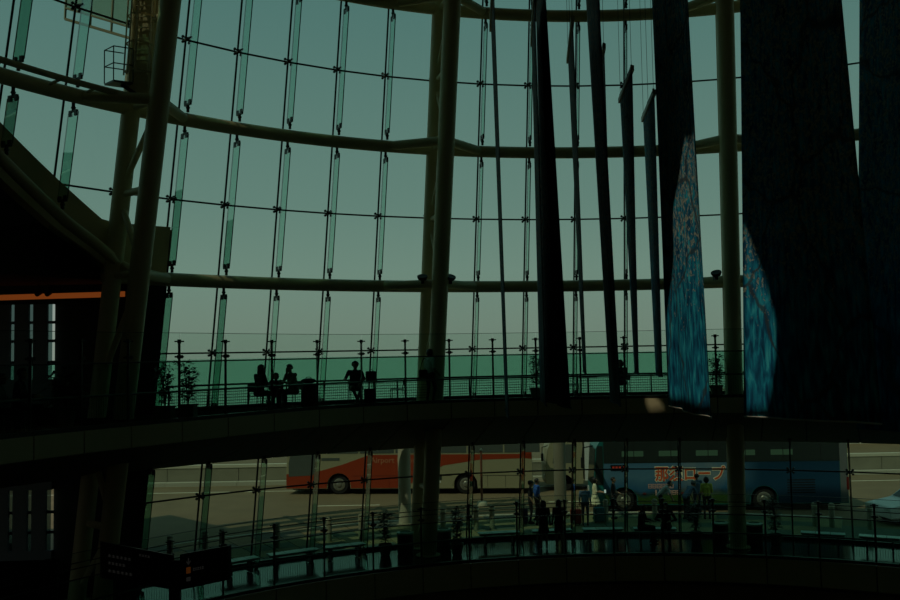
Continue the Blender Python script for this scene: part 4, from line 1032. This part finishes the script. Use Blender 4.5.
# far side: kerb, low concrete wall with a white rail, building strip beyond
wl = empty('roadside_wall', Vector((8, 51.6, 0)), 0); L0 = wl.location.copy()
wx = [-48+4*i for i in range(26)]
for a, b in zip(wx[:-1], wx[1:]):
    MB().box(((a+b)/2, 0, .52), (b-a-.03, .3, .84)).build('wall_panel', 'concrete', wl)
    MB().box(((a+b)/2, -.45, .10), (b-a-.02, .5, .22)).build('kerb_stone', 'kerb', wl)
MB().box((2, 0, 1.02), (104, .36, .16)).build('coping', 'concrete_pale', wl)
tag(wl, 'low grey concrete wall with pale coping across the street', 'wall')
bd = empty('far_building', Vector((34, 70, 0)))
MB().box((0, 0, 1.9), (26, 6, 3.8)).build('wall', 'concrete_pale', bd)
for i in range(7): 
    f_ = MB().box((-11+3.6*i, -3.02, 2.1), (1.5, .10, 1.3)).build('window', 'bus_glass_grey', bd); MB().box((-11+3.6*i, -3.08, 2.1), (.06, .06, 1.3)).build('mullion', 'concrete', f_)
MB().box((0, 0, 3.9), (26.4, 6.4, .2)).build('roof', 'concrete', bd)
tag(bd, 'low pale building beyond the roadside wall on the right', 'building')
# road markings
rm_ = bpy.data.objects['ground_road']
for y0, wd2 in ((48.6, .12), (43.6, .12)):
    for i in range(14):
        if y0 < 46 and i % 2: continue
        MB().box((-38+5.5*i, y0, .006), (5.3 if y0 > 46 else 3.0, wd2, .010)).build('lane_line', 'line_white', rm_)

# ------------------------------------------------------------------ BUSES
def arch_profile(x0, x1, z0, z1, wheels, r=.60, slope0=.25, slope1=.12):
    p = [(x0, z0)]
    for wx_ in wheels:
        p += [(wx_+r*cos(pi-pi*i/10), max(z0, .48+r*sin(pi-pi*i/10))) if 0 < i < 10 else (wx_+(-r if i == 0 else r), z0) for i in range(11)]
    p += [(x1, z0), (x1, z1-.3), (x1-slope1, z1), (x0+slope0+.15, z1), (x0+slope0*.5, z1-.5), (x0, 1.1)]
    return p
def bus(loc, rz, x0, x1, wheels, body, label, ztop=3.3, W_=2.49):
    o = empty('bus', loc, rz)
    prof = arch_profile(x0, x1, .30, ztop, wheels)
    mb = MB(); mb.extrude([(x, 0, z) for x, z in prof], (0, W_, 0)); mb.build('body', body, o)
    MB().box(((x0+x1)/2, W_/2, .38), (x1-x0-.6, W_-.4, .3)).build('chassis', 'under', o)
    for wx_ in wheels:
        for yy, s_ in ((.22, 1), (W_-.22, -1)):
            R = Matrix.Rotation(pi/2, 3, 'X')
            t = MB(); t.lathe([(.30, -.14), (.46, -.14), (.50, -.08), (.50, .08), (.46, .14), (.30, .14)], (wx_, yy, .50), 28, R); ty = t.build('wheel', 'tyre', o, True)
            h = MB(); h.lathe([(.31, .135*s_), (.31, .16*s_), (.27, .175*s_), (.16, .150*s_), (.13, .19*s_), (.05, .195*s_)], (wx_, yy, .50), 24, R)
            for q in range(8): a = q*pi/4; h.lathe([(.022, 0), (.022, .03)], Vector((wx_+.215*cos(a), yy-.17*s_, .50+.215*sin(a))), 6, R)
            h.build('hub', 'hub', ty, True)
            ar = MB(); ar.box((wx_, yy+s_*.25, .60), (1.16, .1, .9)); ar.build('wheel_well', 'under', o)
    return o
def face(o, pts, mat, name, y=-.006, d=.005): return MB().extrude([(x, y, z) for x, z in pts], (0, d, 0)).build(name, mat, o)
# red and cream airport coach: front to the left
wf, wr_ = onz(339, 494.6, 0), onz(466, 494.2, 0); dv = (wr_-wf); rzb = atan2(dv.y, dv.x); wb = dv.length
red = bus(wf, rzb, -2.75, wb+3.35, [0, wb], 'cream_paint', '')
X1 = wb+3.35
def cutarch(pts): return pts
lowz = .32
# red front half with its arch, then the tapering swoosh
def arch_pts(cx_, r, up_=True): return [(cx_+r*cos(pi-pi*i/12), .48+r*sin(pi-pi*i/12)) for i in range(13) if .48+r*sin(pi-pi*i/12) >= .48]
face(red, [(-2.74, lowz)]+[(-.62, lowz)]+arch_pts(0, .62)+[(.62, lowz), (3.4, lowz), (4.3, .95), (5.4, 1.45), (7.2, 1.72), (9.2, 1.78), (X1-.01, 1.80), (X1-.01, 2.0), (1.6, 2.0), (.2, 1.52), (-.9, 1.22), (-1.6, 1.10), (-2.2, 1.05), (-2.74, 1.05)], 'red_paint', 'livery_swoosh')
face(red, [(X1-.55, 1.80), (X1-.01, 1.75), (X1-.01, 2.95), (X1-.35, 2.95)], 'red_paint', 'livery_swoosh')
face(red, [(-2.62, .92), (-1.35, .98), (-1.15, 1.3), (-1.1, 2.4), (-2.45, 2.4), (-2.62, 1.6)], 'bus_glass_grey', 'door_glass', -.012)
for i in range(6): face(red, [(-.75+1.85*i, 2.08), (1.02+1.85*i, 2.08), (1.02+1.85*i, 2.95), (-.75+1.85*i, 2.95)], 'bus_glass_grey', 'window', -.012)
for wx_ in (0, wb):
    outer, inner = arch_pts(wx_, .70), arch_pts(wx_, .61); face(red, outer+inner[::-1], 'red_paint' if wx_ == 0 else 'cream_paint', 'wheel_arch', -.02, .02)
face(red, [(wb-1.62, .72), (wb-1.22, .72), (wb-1.22, 1.0), (wb-1.62, 1.0)], 'bus_glass', 'vent', -.012)
face(red, [(wb-1.58, .58), (wb-1.26, .58), (wb-1.26, .68), (wb-1.58, .68)], 'white_paint', 'plate', -.012)
face(red, [(wb+.7, .93), (X1-.3, .93), (X1-.3, .945), (wb+.7, .945)], 'under', 'panel_gap', -.010); face(red, [(.7, .93), (wb-.7, .93), (wb-.7, .945), (.7, .945)], 'under', 'panel_gap', -.010)
for x in (wb+1.1, wb+2.0, wb+2.8, 1.4, 2.6): face(red, [(x, .34), (x+.012, .34), (x+.012, .93), (x, .93)], 'under', 'panel_gap', -.010)
textmesh('Airport Limousine', .40, 'letter_pale', 'lettering', red, (1.66, -.014, 1.60), (pi/2, 0, 0), bold=.004)
face(red, [(-.9, 1.72), (.05, 1.72), (.05, 1.86), (-.9, 1.86)], 'bus_glass_grey', 'emblem', -.012)
tag(red, 'orange-red and cream airport coach parked across the street', 'bus')
# blue wrapped bus
bw = onz(759.5, 510.6, 0); D0 = 40.0
bl_ = Vector((atd(759.5, 505, D0).x, 0, 0)); 
def xat(px, d): return d*(px-450)/FPX*1.0
xr_, xf_ = xat(842, 40.0), xat(589, 40.6); cx_ = (xr_+xf_)/2
bx0, bx1 = -(xr_-xf_)/2, (xr_-xf_)/2; wxr = xat(759.5, 40)-cx_
blue = bus(Vector((cx_, 40.35, 0)), radians(-2.5), bx0, bx1, [wxr-6.1, wxr], 'teal_paint', '')
WRP = MB(); prof = [(bx0+.45, .34)]
for wx_ in (wxr-6.1, wxr): prof += [(wx_-.62, .34)]+arch_pts(wx_, .62)+[(wx_+.62, .34)]
prof += [(bx1-.35, .34), (bx1-.35, 2.12), (bx0+.45, 2.12)]
wr_o = WRP.extrude([(x, -.006, z) for x, z in prof], (0, .005, 0)).build('printed_wrap', 'bus_wrap', blue)
face(blue, [(bx0+.45, 2.13), (bx1-.3, 2.13), (bx1-.3, 3.1), (bx0+.45, 3.1)], 'bus_glass', 'window_band', -.008)
for i in range(6):
    a = bx0+1.0+1.62*i; f_ = face(blue, [(a, 2.16), (a+1.55, 2.16), (a+1.55, 3.05), (a, 3.05)], 'bus_glass', 'window', -.014)
    MB().box((a+.78, -.02, 2.62), (.03, .01, .88)).build('window_bar', 'under', f_)
    if i < 5 : MB().extrude([(a+.25, -.019, 2.42), (a+1.2, -.019, 2.42), (a+1.2, -.019, 2.66), (a+.25, -.019, 2.66)], (0, .003, 0)).build('interior_glow', 'bus_glow', f_)  # glowing strip added on the pane, standing in for the lit cabin behind
# front: windscreen, lower panel, mirror, headlamp
Wb = 2.49
MB().extrude([(bx0-.012, .12, 1.15), (bx0-.012, Wb-.12, 1.15), (bx0+.10, Wb-.12, 2.75), (bx0+.10, .12, 2.75)], (.02, 0, 0)).build('windscreen', 'bus_glass', blue)
face(blue, [(bx0+.04, 1.2), (bx0+.42, 1.2), (bx0+.42, 2.9), (bx0+.16, 2.9)], 'bus_glass', 'cab_window', -.014)
for yy in (.25, Wb-.25): MB().box((bx0-.01, yy, .75), (.05, .34, .2)).build('headlamp', 'white_paint', blue)
MB().tube([(bx0, .1, 2.9), (bx0-.45, -.15, 2.85), (bx0-.5, -.18, 2.4)], .03, 8).build('mirror_arm', 'under', blue); MB().box((bx0-.5, -.18, 2.2), (.12, .24, .46)).build('mirror', 'under', blue)
led = face(blue, [(bx0+.75, 1.83), (bx0+1.5, 1.83), (bx0+1.5, 2.06), (bx0+.75, 2.06)], 'black_gloss', 'led_sign', -.03, .02)
for i in range(5): MB().box((bx0+.87+.14*i, -.034, 1.945), (.09, .006, .11)).build('led_glyph', 'led', led)
tz = .55
textmesh('那須ロープ', .68, 'letter_cream', 'lettering_outline', blue, (bx0+2.68, -.010, 1.40), (pi/2, 0, 0), bold=.045, ext=.002).scale.x = .90
textmesh('那須ロープ', .68, 'letter_red', 'lettering', blue, (bx0+2.68, -.015, 1.40), (pi/2, 0, 0), bold=.014, ext=.002).scale.x = .90
def rows(o, x0, z0, n, w_, h_, mat):
    for i in range(n):
        a = x0+i*w_*1.12
        for j in range(3): MB().box((a, -.012, z0+h_*(.1+.4*j)), (w_, .004, h_*.16)).build('lettering', mat, o)
        for q in (-.4, .4): MB().box((a+q*w_, -.012, z0+h_*.5), (w_*.16, .004, h_*.95)).build('lettering', mat, o)
rows(blue, bx0+2.45, 1.02, 6, .17, .20, 'letter_pink')
textmesh('11', .34, 'letter_pink', 'lettering', blue, (bx0+2.62, -.012, .72), (pi/2, 0, 0), bold=.01); rows(blue, bx0+3.3, .74, 3, .17, .20, 'letter_pink')
for x in (bx0+2.2, bx0+3.85): MB().box((x, -.015, .80), (.14, .02, .08)).build('side_lamp', 'orange_lamp_red', blue)
MB().box((bx1-.02, .06, 1.15), (.10, .16, .55)).build('tail_lamp', 'orange_lamp_red', blue)
face(blue, [(bx1-.33, .34), (bx1-.02, .34), (bx1-.02, 2.9), (bx1-.33, 2.9)], 'c_grey', 'rear_corner_panel', -.010)
for i in range(6): face(blue, [(wxr+1.0, .75+.11*i), (wxr+2.2, .75+.11*i), (wxr+2.2, .80+.11*i), (wxr+1.0, .80+.11*i)], 'under', 'grille_slat', -.012)
tag(blue, 'bus wrapped in blue landscape print with large red lettering', 'bus')
# white coach further back, only its nose shows between the two buses
wc = empty('white_truck', Vector((xat(541, 47.5), 47.0, 0)), 0)
mb = MB(); mb.extrude([(0, 0, .35), (0, 0, 1.3), (.12, 0, 2.1), (.35, 0, 2.75), (1.9, 0, 2.85), (1.9, 0, .35)], (0, 2.2, 0)); mb.build('cab', 'cream_paint', wc)
MB().box((4.2, 1.1, 1.75), (4.4, 2.3, 2.5)).build('cargo_box', 'white_paint', wc)
MB().extrude([(.02, .1, 1.38), (.02, 2.1, 1.38), (.26, 2.1, 2.45), (.26, .1, 2.45)], (-.015, 0, 0)).build('windscreen', 'bus_glass_grey', wc)
MB().extrude([(.35, -.006, 1.4), (1.4, -.006, 1.4), (1.4, -.006, 2.35), (.5, -.006, 2.35)], (0, .005, 0)).build('side_window', 'bus_glass_grey', wc)
for x in (.95, 5.2):
    for y in (.12, 2.08):
        t = MB(); t.lathe([(.24, -.12), (.40, -.12), (.42, 0), (.40, .12), (.24, .12)], (x, y, .42), 24, Matrix.Rotation(pi/2, 3, 'X')); ty = t.build('wheel', 'tyre', wc, True)
        h = MB(); h.lathe([(.24, -.08), (.22, .08), (.05, .1)], (x, y, .42), 18, Matrix.Rotation(pi/2, 3, 'X')); h.build('hub', 'hub', ty)
MB().tube([(.1, .0, 2.3), (-.2, -.25, 2.25), (-.2, -.25, 1.9)], .025, 6).build('mirror_arm', 'under', wc); MB().box((-.2, -.25, 1.75), (.10, .2, .36)).build('mirror', 'under', wc)
MB().box((-.02, .45, .7), (.06, .3, .16)).build('headlamp', 'hem', wc)
tag(wc, 'pale truck with mirror arm standing between the two buses', 'truck')
# white car at the right edge
cb = onz(884, 534, 0); cb = Vector((atd(880.5, 510, 36.6).x, 36.2, 0)); car = empty('car', cb, radians(8))
prof = [(0, .28), (-.02, .62), (.08, .74), (1.05, .90), (1.15, .93), (1.85, 1.38), (2.1, 1.45), (3.2, 1.45), (3.9, 1.02), (4.4, .95), (4.45, .5), (4.42, .28), (3.95, .28), (3.85, .5), (3.55, .64), (3.25, .5), (3.15, .28), (1.2, .28), (1.1, .5), (.8, .64), (.5, .5), (.4, .28)]
mb = MB(); mb.extrude([(x, 0, z) for x, z in prof], (0, 1.70, 0)); bo = mb.build('body', 'white_paint', car); bv = bo.modifiers.new('b', 'BEVEL'); bv.width = .05; bv.segments = 2; bv.limit_method = 'ANGLE'; bv.angle_limit = .6
MB().extrude([(1.18, .12, .965), (1.18, 1.58, .965), (1.86, 1.50, 1.40), (1.86, .20, 1.40)], (-.012, 0, .012)).build('windscreen', 'bus_glass', car)
MB().extrude([(1.45, -.006, .96), (3.7, -.006, .98), (3.2, -.006, 1.36), (2.0, -.006, 1.36)], (0, .005, 0)).build('side_window', 'bus_glass', car)
for x in (.8, 3.55):
    for y in (.10, 1.60):
        t = MB(); t.lathe([(.19, -.10), (.30, -.10), (.32, 0), (.30, .10), (.19, .10)], (x, y, .32), 24, Matrix.Rotation(pi/2, 3, 'X')); ty = t.build('wheel', 'tyre', car, True)
        h = MB(); h.lathe([(.20, -.07), (.19, .07), (.04, .09)], (x, y, .32), 18, Matrix.Rotation(pi/2, 3, 'X')); h.build('hub', 'hub', ty)
for y in (.2, 1.5): MB().box((-.0, y, .66), (.10, .28, .12)).build('headlamp', 'bin_lid', car)
MB().box((1.45, -.10, 1.0), (.12, .16, .12)).build('wing_mirror', 'white_paint', car)
tag(car, 'white car pulling up at the right edge of the lower glass', 'car')
